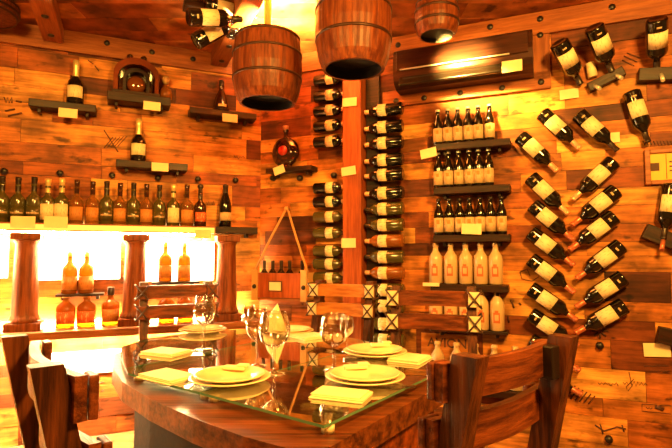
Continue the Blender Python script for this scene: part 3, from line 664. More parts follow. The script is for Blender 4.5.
# wooden crate hung by a rope
pc = onR(254, 301, 0.20); pc.z = onR(280, 301, 0.2).z
ta, tb = local_t('R', onR(251, 290, 0.2)), local_t('R', onR(306, 290, 0.2))
CW, CH, CD = tb-ta, 0.195, 0.17
pc = wall_pt('R', (ta+tb)/2, pc.z, 0.012+CD/2)
cr = thing('bottle_crate', 'small wooden bottle crate hung by a rope on the wall at the corner', 'crate', pc, aR)
MB().box((0, 0, 0.008), (CW, CD, 0.016)).build('bottom', M['shelf_light'], cr)
MB().box((0, -CD/2+0.007, CH/2+0.01), (CW-0.02, 0.014, CH-0.02), bevel=0.002).box((0, CD/2-0.007, CH/2+0.01), (CW-0.02, 0.014, CH-0.02), bevel=0.002).build('side_boards', M['post'], cr)
for s in (-1, 1):
    MB().box((s*(CW/2-0.024), -CD/2-0.006, CH/2+0.012), (0.048, 0.014, CH+0.024), bevel=0.002).box((s*(CW/2-0.007), 0, CH/2+0.004), (0.014, CD-0.02, CH-0.0)).build('end_board', M['rope'], cr)
    MB().lathe([(0, 0.014), (0.012, 0.012), (0.017, 0.0), (0.017, -0.004)], 14, mat=Matrix.Translation((s*(CW/2-0.024), -CD/2-0.014, CH*0.5)) @ Matrix.Rotation(PI/2, 4, 'X')).build('knob', M['bolt'], cr)
MB().box((-0.03, -CD/2-0.002, CH*0.52), (0.11, 0.006, 0.075), bevel=0.001).build('frame', M['ink'], cr)
MB().box((-0.03, -CD/2-0.006, CH*0.52), (0.092, 0.004, 0.058)).build('card', M['card'], cr)
apex = onR(287, 207, 0.035)
inv = (Matrix.Translation(pc) @ Matrix.Rotation(aR, 4, 'Z')).inverted()
ap = inv @ apex
rp = MB()
for s in (-1, 1): rp.tube([(s*(CW/2-0.007), -CD/2+0.02, CH+0.01), (s*CW/4 + ap.x/2, (ap.y-CD/2)/2, (CH+ap.z)/2), ap], 0.0085, 8)
rp.build('rope', M['rope'], cr)
pg = MB().lathe([(0, 0.055), (0.014, 0.055), (0.014, 0.045), (0.009, 0.04), (0.009, 0.0), (0, 0)], 12, mat=Matrix.Translation(apex + UP*-0.012 - NR*0.035) @ Matrix.Rotation(aR, 4, 'Z') @ Matrix.Rotation(PI/2, 4, 'X'))
tag(pg.build('wall_peg', M['rope']), 'wooden wall peg holding the rope of the hanging crate', 'peg')
for i, (x, nm) in enumerate(((264, 'leftmost'), (272.5, 'second from left'), (281, 'third from left'), (289.5, 'fourth from left'), (302, 'rightmost'))):
    t_ = local_t('R', onR(x, 274, 0.10))
    bottle('small_wine', f'small dark wine bottle in the hanging crate, {nm} of the five', wall_pt('R', t_, pc.z+0.017, 0.012+CD/2), aR, 'bottles in the hanging crate', name='wine_bottle')

# timber post with bottle racks on both sides
tp0, tp1 = local_t('R', onR(342.5, 200, 0.13)), local_t('R', onR(361, 200, 0.13))
mb = MB().box((0, -0.068, (CEIL-0.155)/2), (tp1-tp0, 0.124, CEIL-0.16), bevel=0.006)
post = tag(mb.build('timber_post', M['post'], loc=wall_pt('R', (tp0+tp1)/2, 0), rotz=aR), 'reddish square timber post on the wall between two bottle racks', 'post')
card('R', 349.5, 102, 0.140, 'topmost cream price card nailed on the timber post', tilt=0.04, wd=0.105, ht=0.06)
card('R', 348.5, 171, 0.140, 'middle cream price card nailed on the timber post, slightly tilted', tilt=-0.10, wd=0.105, ht=0.06)
card('R', 348.5, 243, 0.140, 'lowest cream price card nailed on the timber post', wd=0.105, ht=0.065)
pl_t = local_t('R', onR(372, 200, 0.02))
dk = tag(MB().box((0, -0.022, (CEIL-0.155)/2), (0.10, 0.030, CEIL-0.16), bevel=0.004).build('rack_board', M['shelf'], loc=wall_pt('R', tp1+0.055, 0), rotz=aR), 'dark upright board right of the timber post behind the bottle necks', 'board')
ORD = ['topmost', 'second', 'third', 'fourth', 'fifth', 'sixth', 'seventh', 'eighth', 'ninth', 'tenth', 'eleventh', 'twelfth', 'thirteenth', 'fourteenth', 'fifteenth', 'sixteenth']
left_y = [80, 96, 111, 126, 142, 188, 202, 217, 233, 251, 264, 278]
for i, y in enumerate(left_y):
    k = 'rack' if i < 7 else 'rack_hazy'  # lower bottles paler: reflected haze is put into their glass colour
    ot = ORD[i] + (' bottle' if i == 0 else ' bottle from the top')
    nm = f'horizontal wine bottle left of the timber post, {ot}'
    if i == 11: nm = 'horizontal wine bottle left of the timber post, lowest, above the chair back'
    a = onR(312, y+1.5, 0.05); t_a = local_t('R', a)
    zc = UR; yc = -NR; xc = yc.cross(zc)
    mm_ = Matrix((xc, yc, zc)).transposed().to_4x4(); L_ = 0.249
    mm_.translation = wall_pt('R', tp0-0.003-L_, onR(327, y, 0.05).z, 0.05)
    bottle(k, nm, mat=mm_, group='bottles left of the post', name='wine_bottle')
right_y = [110, 127, 143, 160, 175, 193, 209, 225, 241, 257, 273, 290, 306, 324, 340]
for i, y in enumerate(right_y):
    k = 'rack' if i < 6 else ('rack_amber' if i in (8, 10) else 'rack_hazy')  # lower bottles here carry the same reflected haze in their colour
    nm = f'horizontal wine bottle right of the timber post, {ORD[i]}' + (' bottle' if i == 0 else ' from the top')
    if i == 14: nm = 'horizontal wine bottle right of the timber post, lowest, behind the chair'
    zc = -UR; yc = -NR; xc = yc.cross(zc)
    mm_ = Matrix((xc, yc, zc)).transposed().to_4x4()
    mm_.translation = wall_pt('R', tp1+0.012+0.249*1.1, onR(388, y, 0.088).z, 0.088); mm_ = mm_ @ Matrix.Diagonal((1.05, 1.05, 1.1, 1))
    bottle(k, nm, mat=mm_, group='bottles right of the post', name='wine_bottle')

# wall cooler above the beer shelves
ta, tb = local_t('R', onR(393, 60, 0.20)), local_t('R', onR(533, 60, 0.20))
za = onR(457, 79, 0.20).z; zb = CEIL-0.165
ac = thing('air_conditioner', 'long dark wall air conditioner under the ceiling above the beer shelves', 'air conditioner', wall_pt('R', (ta+tb)/2, za), aR)
H = zb-za; Wd = tb-ta
prof = [(-0.008, 0.0), (-0.13, 0.0), (-0.185, 0.035), (-0.20, 0.075), (-0.205, 0.13), (-0.195, H-0.03), (-0.165, H), (-0.008, H)]
def extrude_x(prof_, x0, x1):
    mb = MB(); A = [mb.bm.verts.new((x0, y, z)) for y, z in prof_]; B = [mb.bm.verts.new((x1, y, z)) for y, z in prof_]
    mb.bm.faces.new(A); mb.bm.faces.new(list(reversed(B))); n = len(prof_)
    for i in range(n): mb.bm.faces.new((A[i], A[(i+1) % n], B[(i+1) % n], B[i]))
    return mb
M['ac'] = wood('cooler_shell', (0.018, 0.005, 0.003), (0.06, 0.016, 0.007), 'x', 0.7, rough=0.3, coat=0.3, bump=0.05)
extrude_x(prof, -Wd/2, Wd/2).build('housing', M['ac'], ac, bevel=0.003)
MB().box((-0.06, -0.190, 0.050), (Wd-0.20, 0.020, 0.105), rot=Matrix.Rotation(-0.45, 3, 'X'), bevel=0.006).build('air_flap', M['black'], ac)
MB().box((-0.04, -0.218, 0.105), (Wd-0.18, 0.010, 0.008), bevel=0.002).build('chrome_strip', M['silver'], ac)
MB().box((0, -0.209, H*0.66), (Wd-0.05, 0.008, H*0.50), bevel=0.003).build('front_panel', M['ac'], ac)
card('R', 512, 66, 0.222, 'cream price card stuck on the right end of the air conditioner', wd=0.115, ht=0.07)

# beer and stoneware shelves
rows = [(143, [438, 448, 458, 468.5, 478.5, 490], 'beer', 433, 510, 0.14),
        (187, [438.5, 448.5, 459, 469.5, 479, 489], 'beer', 433, 510, 0.14),
        (235, [439, 449.5, 460, 470, 480.5, 491, 502], 'beer_dark', 433, 510, 0.14),
        (284, [436, 451, 466, 481, 496], 'stone', 430, 508, 0.14),
        (329, [436, 451, 466, 482, 497.5], 'stone', 430, 508, 0.12),
        (386, [438, 457, 476, 495, 516], 'stone', 430, 525, 0.14)]
rown = ['top', 'second', 'third', 'fourth', 'fifth', 'lowest']
hold = ['short-capped beer bottles under the air conditioner', 'beer bottles in the middle beer row', 'seven dark-capped beer bottles', 'five stoneware bottles in the upper stoneware row', 'stoneware bottles behind the laced chair post', 'stoneware bottles behind the nearest chair']
lr = ['leftmost', 'second from left', 'third from left', 'fourth from left', 'fifth from left', 'sixth from left', 'rightmost']
for r_, (y, xs_, k, x0, x1, dp) in enumerate(rows):
    _, zt = shelf('R', x0, x1, y, dp, 0.045, f'dark shelf carrying the {hold[r_]}', ref=0.07) if r_ != 4 else shelf('R', x0, x1, y, dp, 0.022, f'dark shelf carrying the {hold[r_]}', ref=0.07)
    for i, x in enumerate(xs_):
        pos = 'rightmost' if i == len(xs_)-1 else lr[i]
        if k == 'beer': lb = f'brown beer bottle with silver cap, {pos} in the {"top" if r_ == 0 else "second"} beer row'
        elif k == 'beer_dark': lb = f'brown beer bottle with dark cap, {pos} in the lowest beer row'
        else: lb = f'cream stoneware bottle with red print, {pos} in the {["upper", "middle", "lowest"][r_-3]} stoneware row'
        stand(k, 'R', x, y, 0.072, lb, f'bottles on the {rown[r_]} beer shelf', name='beer_bottle' if r_ < 3 else 'stoneware_bottle', z=zt)
card('R', 428.5, 153, 0.150, 'cream price card at the left end of the top beer shelf', tilt=-0.15, wd=0.105, ht=0.06)
card('R', 471.5, 229, 0.152, 'cream price card in front of the lowest beer row', tilt=0.05, wd=0.12, ht=0.065)
card('R', 431, 284.5, 0.150, 'thin cream price strip on the left of the upper stoneware shelf', wd=0.105, ht=0.022)

# fan of wine bottles on the wall
fanL = [((542, 113), (577, 146)), ((520, 136), (556, 170)), ((530, 177), (563, 209)), ((532, 205), (577, 243)), ((530, 232), (575, 266)), ((530, 259), (575, 293)), ((530, 288), (575, 319)), ((530, 314), (574, 343)), ((530, 340), (574, 367)), ((530, 366), (574, 390))]
fanR = [((614, 161), (572, 200)), ((617, 190), (571, 226)), ((615, 216), (568, 251)), ((622, 245), (569, 284)), ((624, 277), (571, 310)), ((625, 305), (570, 336))]
for i, (a, b_) in enumerate(fanL):
    nm = f'slanted black wine bottle in the left arm of the wall V, {ORD[i]}' + (' bottle' if i == 0 else (' (lowest)' if i == 9 else ' from the top'))
    lie('wine' if i < 3 else 'wine_red', 'R', a, b_, 0.060, nm, 'wine bottles in a V')
for i, (a, b_) in enumerate(fanR):
    nm = f'slanted black wine bottle in the right arm of the wall V, {ORD[i]}' + (' bottle' if i == 0 else (' (lowest)' if i == 5 else ' from the top'))
    lie('wine_red' if i else 'wine', 'R', a, b_, 0.060, nm, 'wine bottles in a V')
lie('wine_dark', 'R', (578, 114), (619, 152), 0.060, 'slanted black wine bottle right above the V with a small card at its neck', 'single wine bottles')
card('R', 614.5, 137.5, 0.012, 'small cream price card beside the neck of the slanted bottle above the V', wd=0.055, ht=0.06)
lie('wine_dark', 'R', (631, 92), (648, 143), 0.060, 'steep black wine bottle hung neck down above the yellow sign', 'single wine bottles')
# top right bottles lean out from the wall, necks in the board
def lean(px, py, dx, label):
    c = onR(px, py, 0.10)
    zc = (-UP*0.75 - NR*0.62 + UR*dx).normalized(); yc = -NR; yc = (yc - zc*yc.dot(zc)).normalized(); xc = yc.cross(zc)
    mm_ = Matrix((xc, yc, zc)).transposed().to_4x4(); mm_.translation = c - zc*0.115 + NR*0.05
    bottle('wine_dark', label, mat=mm_ @ Matrix.Diagonal((1.12, 1.12, 0.95, 1)), group='leaning wine bottles', name='wine_bottle')
lean(567, 62, 0.42, 'large black wine bottle leaning at upper right, left of the cork')
lean(600, 48, 0.36, 'large black wine bottle leaning at upper right, right of the cork')
lean(655, 43, 0.08, 'large upright black wine bottle at the far upper right')
def board(px0, py0, px1, py1, h, d, label, cat='board', name='wall_board'):
    a, b_ = onR(px0, py0, 0), onR(px1, py1, 0); L_ = (b_-a).length; t0 = local_t('R', a); t1 = local_t('R', b_)
    ang = math.atan2(b_.z-a.z, t1-t0)
    o = link(name, MB().box((L_/2, -d/2-0.006, 0), (L_, d, h), bevel=0.004).mesh(name, M['shelf']))
    o.matrix_world = Matrix.Translation(a) @ Matrix.Rotation(aR, 4, 'Z') @ Matrix.Rotation(-ang, 4, 'Y')
    return tag(o, label, cat), L_
bo, L_ = board(588, 90, 623, 73, 0.055, 0.05, 'slanted dark board under the two leaning bottles at upper right')
for x, m_ in ((0.03, 'silver'), (L_-0.05, 'silver')):
    MB().tube([(x, -0.05, -0.005), (x+0.012, -0.085, -0.045)], 0.011, 10).build('peg', M[m_], bo)
bo2, L_ = board(637, 78, 690, 76, 0.075, 0.06, 'dark board at the upper right edge under the upright bottle')
MB().tube([(0.11, -0.06, -0.005), (0.115, -0.095, -0.05)], 0.011, 10).build('peg', M['silver'], bo2)
card('R', 569, 94, 0.016, 'cream price card under the leaning bottles at upper right', tilt=-0.03, wd=0.105, ht=0.06)
a = onR(593, 77, 0.03); ck = MB().tube([(0, 0, 0), (-0.016, -0.01, 0.085)], [0.028, 0.024], 14)
tag(ck.build('large_cork', M['label'], loc=a, rotz=aR), 'big pale cork between the two leaning bottles at upper right', 'cork')
# framed yellow sign
ta, tb = local_t('R', onR(644, 166)), local_t('R', onR(690, 166)); zs0, zs1 = onR(655, 185).z, onR(655, 150).z
sg = thing('framed_sign', 'framed yellow sign with a black square at the right edge', 'sign', wall_pt('R', (ta+tb)/2, (zs0+zs1)/2), aR)
fw, fh = tb-ta, zs1-zs0
fr = MB()
for s in (-1, 1):
    fr.box((s*(fw/2-0.014), -0.018, 0), (0.028, 0.026, fh), bevel=0.003); fr.box((0, -0.018, s*(fh/2-0.012)), (fw-0.056, 0.026, 0.024), bevel=0.003)
fr.build('frame', M['trim'], sg); MB().box((0, -0.012, 0), (fw-0.05, 0.010, fh-0.04)).build('panel', M['yellow'], sg)
q = MB().box((-0.062, -0.0185, 0.0), (0.046, 0.003, 0.045)).build('square', M['ink'], sg)
MB().box((-0.005, -0.0185, 0), (0.003, 0.003, fh-0.06)).box((0.05, -0.0185, 0.025), (0.08, 0.003, 0.007)).box((0.045, -0.0185, 0.0), (0.07, 0.003, 0.007)).box((0.05, -0.0185, -0.025), (0.08, 0.003, 0.007)).build('marks', M['ink'], sg)
lie('wine_dark', 'R', (672, 184), (662, 246), 0.060, 'black wine bottle at the right frame edge below the yellow sign', 'single wine bottles')
bo3, L_ = board(643, 231, 690, 249, 0.085, 0.06, 'dark slanted board at the right edge below the framed sign')
MB().tube([(0.10, -0.06, -0.01), (0.11, -0.10, -0.07)], 0.012, 10).build('peg', M['foil_red'], bo3)
bo4, L_ = board(656, 333, 690, 341, 0.09, 0.06, 'dark board low at the right edge above a price card')
MB().tube([(0.10, -0.06, -0.03), (0.11, -0.10, -0.09)], 0.012, 10).build('peg', M['foil_pink'], bo4)
card('R', 657, 350, 0.014, 'cream price card low at the right edge of the wall', tilt=-0.05, wd=0.13, ht=0.075)

# ------------------------------------------------------------------ hanging barrels
def barrel(px, top, bot, width, Y, label, flare=0.0, inside_lamp=False, pole=True, tilt=0.0):
    c = at_y(px, bot, Y); r = width/2/F*Y
    zb_ = at_y(px, bot, Y+0.75*r).z; zt = at_y(px, top, Y-0.9*r).z
    zt = min(zt, CEIL-0.10); h = zt-zb_
    t = thing('hanging_barrel', label, 'barrel', (c.x, Y, zb_), 0.3, 'hanging barrels')
    N = 24; pf = [(0.80, 0.0), (0.90, 0.12), (0.97, 0.3), (1.0, 0.5), (0.985, 0.7), (0.95, 0.88), (0.92, 1.0)]
    mb = MB()
    ring = []
    for f_, zf in pf: ring.append((r*f_, h*zf))
    # staves: shallow grooves between boards
    rings = []
    for rr, z in ring:
        row = []
        for k in range(N*3):
            a = 2*PI*k/(N*3); g = 0.992 if k % 3 == 0 else 1.0
            row.append(mb.bm.verts.new((rr*g*math.cos(a), rr*g*math.sin(a), z)))
        rings.append(row)
    n3 = N*3
    for A, B in zip(rings, rings[1:]):
        for k in range(n3): mb.bm.faces.new((A[k], A[(k+1) % n3], B[(k+1) % n3], B[k]))
    inner = [[mb.bm.verts.new((rr*0.90*math.cos(2*PI*k/n3), rr*0.90*math.sin(2*PI*k/n3), z)) for k in range(n3)] for rr, z in ((ring[0][0], 0.0), (ring[1][0], h*0.12), (ring[1][0], h*0.16))]
    seq = [rings[0], inner[0], inner[1], inner[2]]
    for A, B in zip(seq, seq[1:]):
        for k in range(n3):
            f = mb.bm.faces.new((A[k], B[k], B[(k+1) % n3], A[(k+1) % n3])); f.material_index = 1 if A is not rings[0] else 0
    f = mb.bm.faces.new(inner[2]); f.material_index = 1
    f = mb.bm.faces.new(rings[-1]); f.material_index = 0
    mb.build('staves', [M['barrel'], M['hollow']], t)
    for zf in (0.36, 0.72, 0.97):
        rr = r*(0.985 if zf == 0.36 else 0.99 if zf == 0.72 else 0.93)
        dz = 0.0065
        MB().lathe([(rr*0.97, h*zf-dz), (rr+0.003, h*zf-dz), (rr+0.003, h*zf+dz), (rr*0.97, h*zf+dz)], 48).build('hoop', M['hoop'], t)
    if pole: MB().lathe([(0, h), (0.022, h), (0.022, CEIL-0.002-zb_), (0, CEIL-0.002-zb_)], 14).build('pole', M['rope'], t)
    return t, c, zb_, zt, r
t1_, c1, zb1, zt1, r1 = barrel(267, 24, 111, 71, 2.86, 'left hanging wooden barrel with the glowing ceiling above it')
bl = MB().lathe([(0, 0.03), (0.022, 0.026), (0.03, 0.012), (0.022, 0.0), (0, 0.0)], 16)
bl.build('bulb', M['bulb'], t1_, loc=(r1*0.45, r1*0.3, zt1-zb1))
lamp('barrel_uplight', 'SPOT', (c1.x+0.03, 2.86+0.10, zt1+0.035), BARREL_BULB, (1.0, 0.70, 0.22), target=(c1.x+0.03, 2.86+0.18, CEIL+0.4), spot_size=math.radians(150), spot_blend=0.5, shadow_soft_size=0.03)
barrel(353.5, -30, 80, 79, 2.5, 'large hanging wooden barrel in the middle, cut by the top edge')
t3_, c3, zb3, zt3, r3 = barrel(437, -12, 43, 45, 2.75, 'small dark hanging barrel in front of the air conditioner')
tgt = onR(462, 62, 0.2)
lamp('barrel_spot', 'SPOT', (c3.x+0.02, 2.75, zb3-0.02), BARREL_SPOT, (1.0, 0.66, 0.13), target=(tgt.x, tgt.y, tgt.z), spot_size=math.radians(62), spot_blend=0.7, shadow_soft_size=0.03)
tgt = onR(521, 117, 0.0)
lamp('barrel_spot', 'SPOT', (c3.x+0.05, 2.75, zb3-0.02), 130.0, (1.0, 0.62, 0.10), target=(tgt.x, tgt.y, tgt.z), spot_size=math.radians(36), spot_blend=0.8, shadow_soft_size=0.03)
MB().lathe([(0, 0.0), (0.014, 0.0), (0.016, 0.01), (0.01, 0.025), (0, 0.025)], 16).build('bulb', M['edge_light'], t3_, loc=(0, 0, 0.03))
barrel(-22, -40, 11, 74, 2.86, 'hanging barrel at the top left corner, mostly out of frame')

# bottle bunch under the ceiling
def hang_b(px, py, dx, dz, dy, label, Y=2.75):
    c = at_y(px, py, Y); zc = Vector((dx, dy, dz)).normalized()
    yc = Vector((0, 1, 0.35)); yc = (yc - zc*yc.dot(zc)).normalized(); xc = yc.cross(zc)
    mm_ = Matrix((xc, yc, zc)).transposed().to_4x4(); mm_.translation = c
    bottle('wine_dark', label, mat=mm_, group='bottles under the ceiling', name='wine_bottle')
hang_b(188, 17, 0.8, 0.20, 0.5, 'wine bottle in the ceiling bunch, leftmost, label facing down', 2.60)
hang_b(205, 4, 0.9, -0.05, 0.4, 'wine bottle in the ceiling bunch, topmost, cut by the frame', 2.85)
hang_b(195, 42, 0.75, 0.6, 0.30, 'wine bottle in the ceiling bunch, lowest and slanting', 2.75)
hang_b(232, 35, -0.02, 0.9, 0.30, 'upright wine bottle in the ceiling bunch beside the glowing ceiling', 3.08)
rb = MB().box((0, 0, -0.02), (0.34, 0.10, 0.035), bevel=0.004)
pz = at_y(212, 18, 2.98)
tag(rb.build('ceiling_rack', M['shelf'], loc=(pz.x, 2.98, CEIL-0.004), rotz=aL), 'dark rack board on the ceiling holding the bunch of bottles', 'rack')

# ------------------------------------------------------------------ table
Z_T, Z_G = 0.735, 0.768
A0 = Vector((-0.03, 1.30)); E1 = Vector((0.577, 0.817)); E2 = Vector((-0.79, 0.61))
def ab(a, b_): v = A0 + E1*a + E2*b_; return (v.x, v.y)
OUT = [(-0.10, -0.02), (-0.03, -0.045), (0.85, -0.03), (1.07, 0.36), (1.23, 0.92), (1.19, 1.18), (1.02, 1.40), (0.76, 1.54), (0.47, 1.58), (0.24, 1.46), (0.10, 1.22), (-0.01, 0.95), (-0.07, 0.68), (-0.105, 0.40), (-0.115, 0.18)]
outline = [ab(*q) for q in OUT]
tb_ = thing('dining_table', 'large rounded dining table of dark wood under glass panes', 'table', (-0.3, 2.1, 0))
inv = Vector((-0.3, 2.1))
loc_poly = [(x-inv.x, y-inv.y) for x, y in outline]
MB().prism(loc_poly, Z_T-0.07, Z_T).build('tabletop', M['table'], tb_, bevel=0.012)
# boards on the top
mbp = MB()
BASE = [(-0.02, 0.015), (0.60, 0.02), (0.66, 0.30), (0.70, 0.70), (0.52, 1.0), (0.36, 1.18), (0.25, 1.26), (0.16, 1.14), (0.11, 0.95), (0.08, 0.70), (0.06, 0.40), (0.03, 0.15)]
bp_ = [(ab(*q)[0]-inv.x, ab(*q)[1]-inv.y) for q in BASE]
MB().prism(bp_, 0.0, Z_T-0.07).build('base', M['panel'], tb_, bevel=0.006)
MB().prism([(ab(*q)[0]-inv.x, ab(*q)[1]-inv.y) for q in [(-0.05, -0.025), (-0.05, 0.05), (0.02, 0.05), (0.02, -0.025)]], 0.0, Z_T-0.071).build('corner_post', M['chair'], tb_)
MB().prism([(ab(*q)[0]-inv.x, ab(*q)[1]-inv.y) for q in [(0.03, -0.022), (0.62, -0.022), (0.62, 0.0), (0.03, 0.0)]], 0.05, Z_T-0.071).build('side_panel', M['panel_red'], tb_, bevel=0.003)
def clip(poly, n, d):
    out = []
    for i in range(len(poly)):
        p_, q_ = Vector(poly[i]), Vector(poly[(i+1) % len(poly)]); dp, dq = p_.dot(n)-d, q_.dot(n)-d
        if dp <= 0: out.append(p_)
        if dp*dq < 0: out.append(p_ + (q_-p_)*(dp/(dp-dq)))
    return [tuple(v) for v in out]
INNER = [(0.0, -0.0), (0.83, 0.0), (1.04, 0.37), (1.20, 0.92), (1.16, 1.17), (1.0, 1.38), (0.75, 1.51), (0.48, 1.55), (0.26, 1.43), (0.13, 1.21), (0.0, 0.93)]
def pane(b0, b1, label):
    q = clip(clip(INNER, Vector((0, -1)), -b0), Vector((0, 1)), b1)
    pts = [ab(*v) for v in q]; cx, cy = sum(p_[0] for p_ in pts)/len(pts), sum(p_[1] for p_ in pts)/len(pts)
    t = thing('glass_pane', label, 'glass pane', (cx, cy, Z_G-0.008), 0, 'glass panes on the table')
    mb = MB().prism([(x-cx, y-cy) for x, y in pts], 0.0, 0.008)
    for f in mb.bm.faces:
        f.material_index = 1 if abs(f.normal.z) < 0.5 and f.calc_area() > 0 else 0
    mb.bm.normal_update()
    for f in mb.bm.faces: f.material_index = 0 if abs(f.normal.z) > 0.5 else 1
    mb.build('sheet', [M['pane'], M['pane_edge']], t)
    for v in q:
        s_ = Vector(v)*0.93 + Vector((sum(x for x, _ in q)/len(q), sum(y for _, y in q)/len(q)))*0.07
        w_ = ab(*s_)
        MB().lathe([(0, Z_T-Z_G+0.0085), (0.018, Z_T-Z_G+0.0085), (0.018, -0.0005), (0, -0.0005)], 14).build('spacer', M['label'], t, loc=(w_[0]-cx, w_[1]-cy, 0))
pane(0.0, 0.50, 'glass pane on the table at its near right corner')
pane(0.506, 1.0, 'glass pane across the middle of the table')
pane(1.006, 1.6, 'glass pane at the far left end of the table')

# ------------------------------------------------------------------ tableware
PLATE = MB().lathe([(0, 0.0), (0.085, 0.0), (0.088, 0.003), (0.135, 0.016), (0.139, 0.019), (0.137, 0.021), (0.130, 0.020), (0.090, 0.0085), (0.083, 0.006), (0, 0.006)], 40).mesh('plate', M['plate'])
SIDEP = MB().lathe([(0, 0.0), (0.070, 0.0), (0.073, 0.003), (0.118, 0.018), (0.122, 0.021), (0.120, 0.023), (0.114, 0.022), (0.076, 0.0085), (0.070, 0.006), (0, 0.006)], 40).mesh('plate', M['plate'])
def plates(px, py, where, scale=1.0):
    p = at_z(px, py, Z_G+0.012); p.z = Z_G+0.0005
    o = link('dinner_plate', PLATE, loc=p); o.scale = (scale,)*3; tag(o, f'larger lower cream plate {where}', 'plate', 'plates on the table')
    o2 = link('soup_plate', SIDEP, loc=p+Vector((0, 0, 0.0075*scale))); o2.scale = (scale,)*3; tag(o2, f'smaller upper cream plate {where}', 'plate', 'plates on the table')
    return p
def napkin(px, py, rot, where, sx=0.16, sy=0.12):
    p = at_z(px, py, Z_G+0.008); p.z = Z_G
    mb = MB()
    for k, (dx, dy, z) in enumerate(((0, 0, 0.003), (0.004, 0.003, 0.008), (-0.003, 0.002, 0.0125))):
        mb.box((dx, dy, z), (sx-0.006*k, sy-0.006*k, 0.0046), bevel=0.0018)
    return tag(mb.build('napkin', M['linen'], loc=p, rotz=rot), f'folded cream napkin {where}', 'napkin', 'napkins on the table')
r1_ = math.atan2(E1.y, E1.x)
pA = plates(365, 377, 'at the near right corner of the table')
pB = plates(375, 352, 'on the right side in front of the laced chair')
pC = plates(230, 378, 'at the near left side of the table')
pD = plates(203, 330, 'at the far left in front of the back chair', 0.95)
pE = plates(290, 331, 'at the far middle of the table behind the glasses', 0.95)
napkin(341, 394, r1_-PI/2+0.25, 'beside the nearest right plate', 0.17, 0.11)
napkin(410, 358, r1_+0.1, 'right of the plate by the laced chair', 0.16, 0.14)
napkin(168, 376, r1_-PI/2, 'brightly lit at the left rim of the table', 0.19, 0.13)
napkin(310, 336, r1_-0.3, 'in the middle of the table between glass and far plate', 0.17, 0.15)
napkin(166, 352, r1_-PI/2+0.2, 'lying brightly lit at the far left of the table', 0.18, 0.14)
# standing folded napkin on the far plate
p = pE + Vector((-0.08, -0.02, 0.015))
mb = MB()
N = 14; base = []
for k in range(N):
    a = 2*PI*k/N; rr = 0.060*(1.0 + 0.18*(k % 2)); base.append(mb.bm.verts.new((rr*math.cos(a), rr*math.sin(a)*0.8, 0)))
midr = [mb.bm.verts.new((0.035*(1+0.2*(k % 2))*math.cos(2*PI*k/N), 0.03*(1+0.2*(k % 2))*math.sin(2*PI*k/N), 0.075)) for k in range(N)]
tip = mb.bm.verts.new((0.012, 0, 0.15))
for k in range(N):
    mb.bm.faces.new((base[k], base[(k+1) % N], midr[(k+1) % N], midr[k])); mb.bm.faces.new((midr[k], midr[(k+1) % N], tip))
mb.bm.faces.new(list(reversed(base)))
tag(mb.build('standing_napkin', M['linen'], loc=p), 'pointed cream napkin standing on the far middle plate', 'napkin')
# folded napkin tips lying on plates
def roll(p, rot, where):
    mb = MB().box((0, 0, 0.008), (0.085, 0.040, 0.012), bevel=0.004).box((0.03, 0.0, 0.018), (0.04, 0.034, 0.008), bevel=0.003)
    tag(mb.build('folded_napkin', M['linen'], loc=p, rotz=rot), f'small folded napkin lying on the back rim of the plate {where}', 'napkin', 'napkins on the plates')
roll(pA + Vector((-0.03, 0.085, 0.020)), 0.2, 'at the near right corner')
roll(pB + Vector((0.03, 0.085, 0.020)), 0.1, 'by the laced chair')
roll(pC + Vector((0.0, 0.085, 0.020)), -0.2, 'at the near left side')

WINEG = MB().lathe([(0, 0.0), (0.036, 0.0), (0.037, 0.002), (0.012, 0.006), (0.0055, 0.014), (0.0045, 0.05), (0.0050, 0.095), (0.016, 0.104), (0.036, 0.122), (0.046, 0.150), (0.047, 0.172), (0.041, 0.205), (0.036, 0.226), (0.0348, 0.226), (0.0398, 0.204), (0.0457, 0.172), (0.0447, 0.151), (0.035, 0.124), (0.015, 0.107), (0, 0.104)], 32).mesh('bowl', M['stem'])
BALLG = MB().lathe([(0, 0.0), (0.038, 0.0), (0.039, 0.002), (0.013, 0.006), (0.006, 0.014), (0.005, 0.05), (0.0055, 0.085), (0.020, 0.094), (0.044, 0.112), (0.056, 0.145), (0.055, 0.170), (0.046, 0.200), (0.039, 0.214), (0.0378, 0.214), (0.0448, 0.199), (0.0537, 0.170), (0.0547, 0.146), (0.043, 0.114), (0.019, 0.097), (0, 0.094)], 32).mesh('bowl', M['stem'])
def glass(me, px, py, label, sc_=1.0):
    p = at_z(px, py, Z_G); p.z = Z_G+0.0003
    o = link('wine_glass', me, loc=p); o.scale = (sc_,)*3
    return tag(o, label, 'wine glass', 'wine glasses on the table')
glass(WINEG, 204, 349, 'tall wine glass at the left in front of the back chair', 1.08)
glass(BALLG, 274, 374, 'big round wine glass in front of the standing napkin', 1.05)
glass(WINEG, 257, 366, 'wine glass just left of the big round one', 0.98)
glass(BALLG, 334, 370, 'round wine glass in front of the middle chair', 0.98)
glass(WINEG, 347, 352, 'wine glass right behind the round one by the middle chair', 0.70)

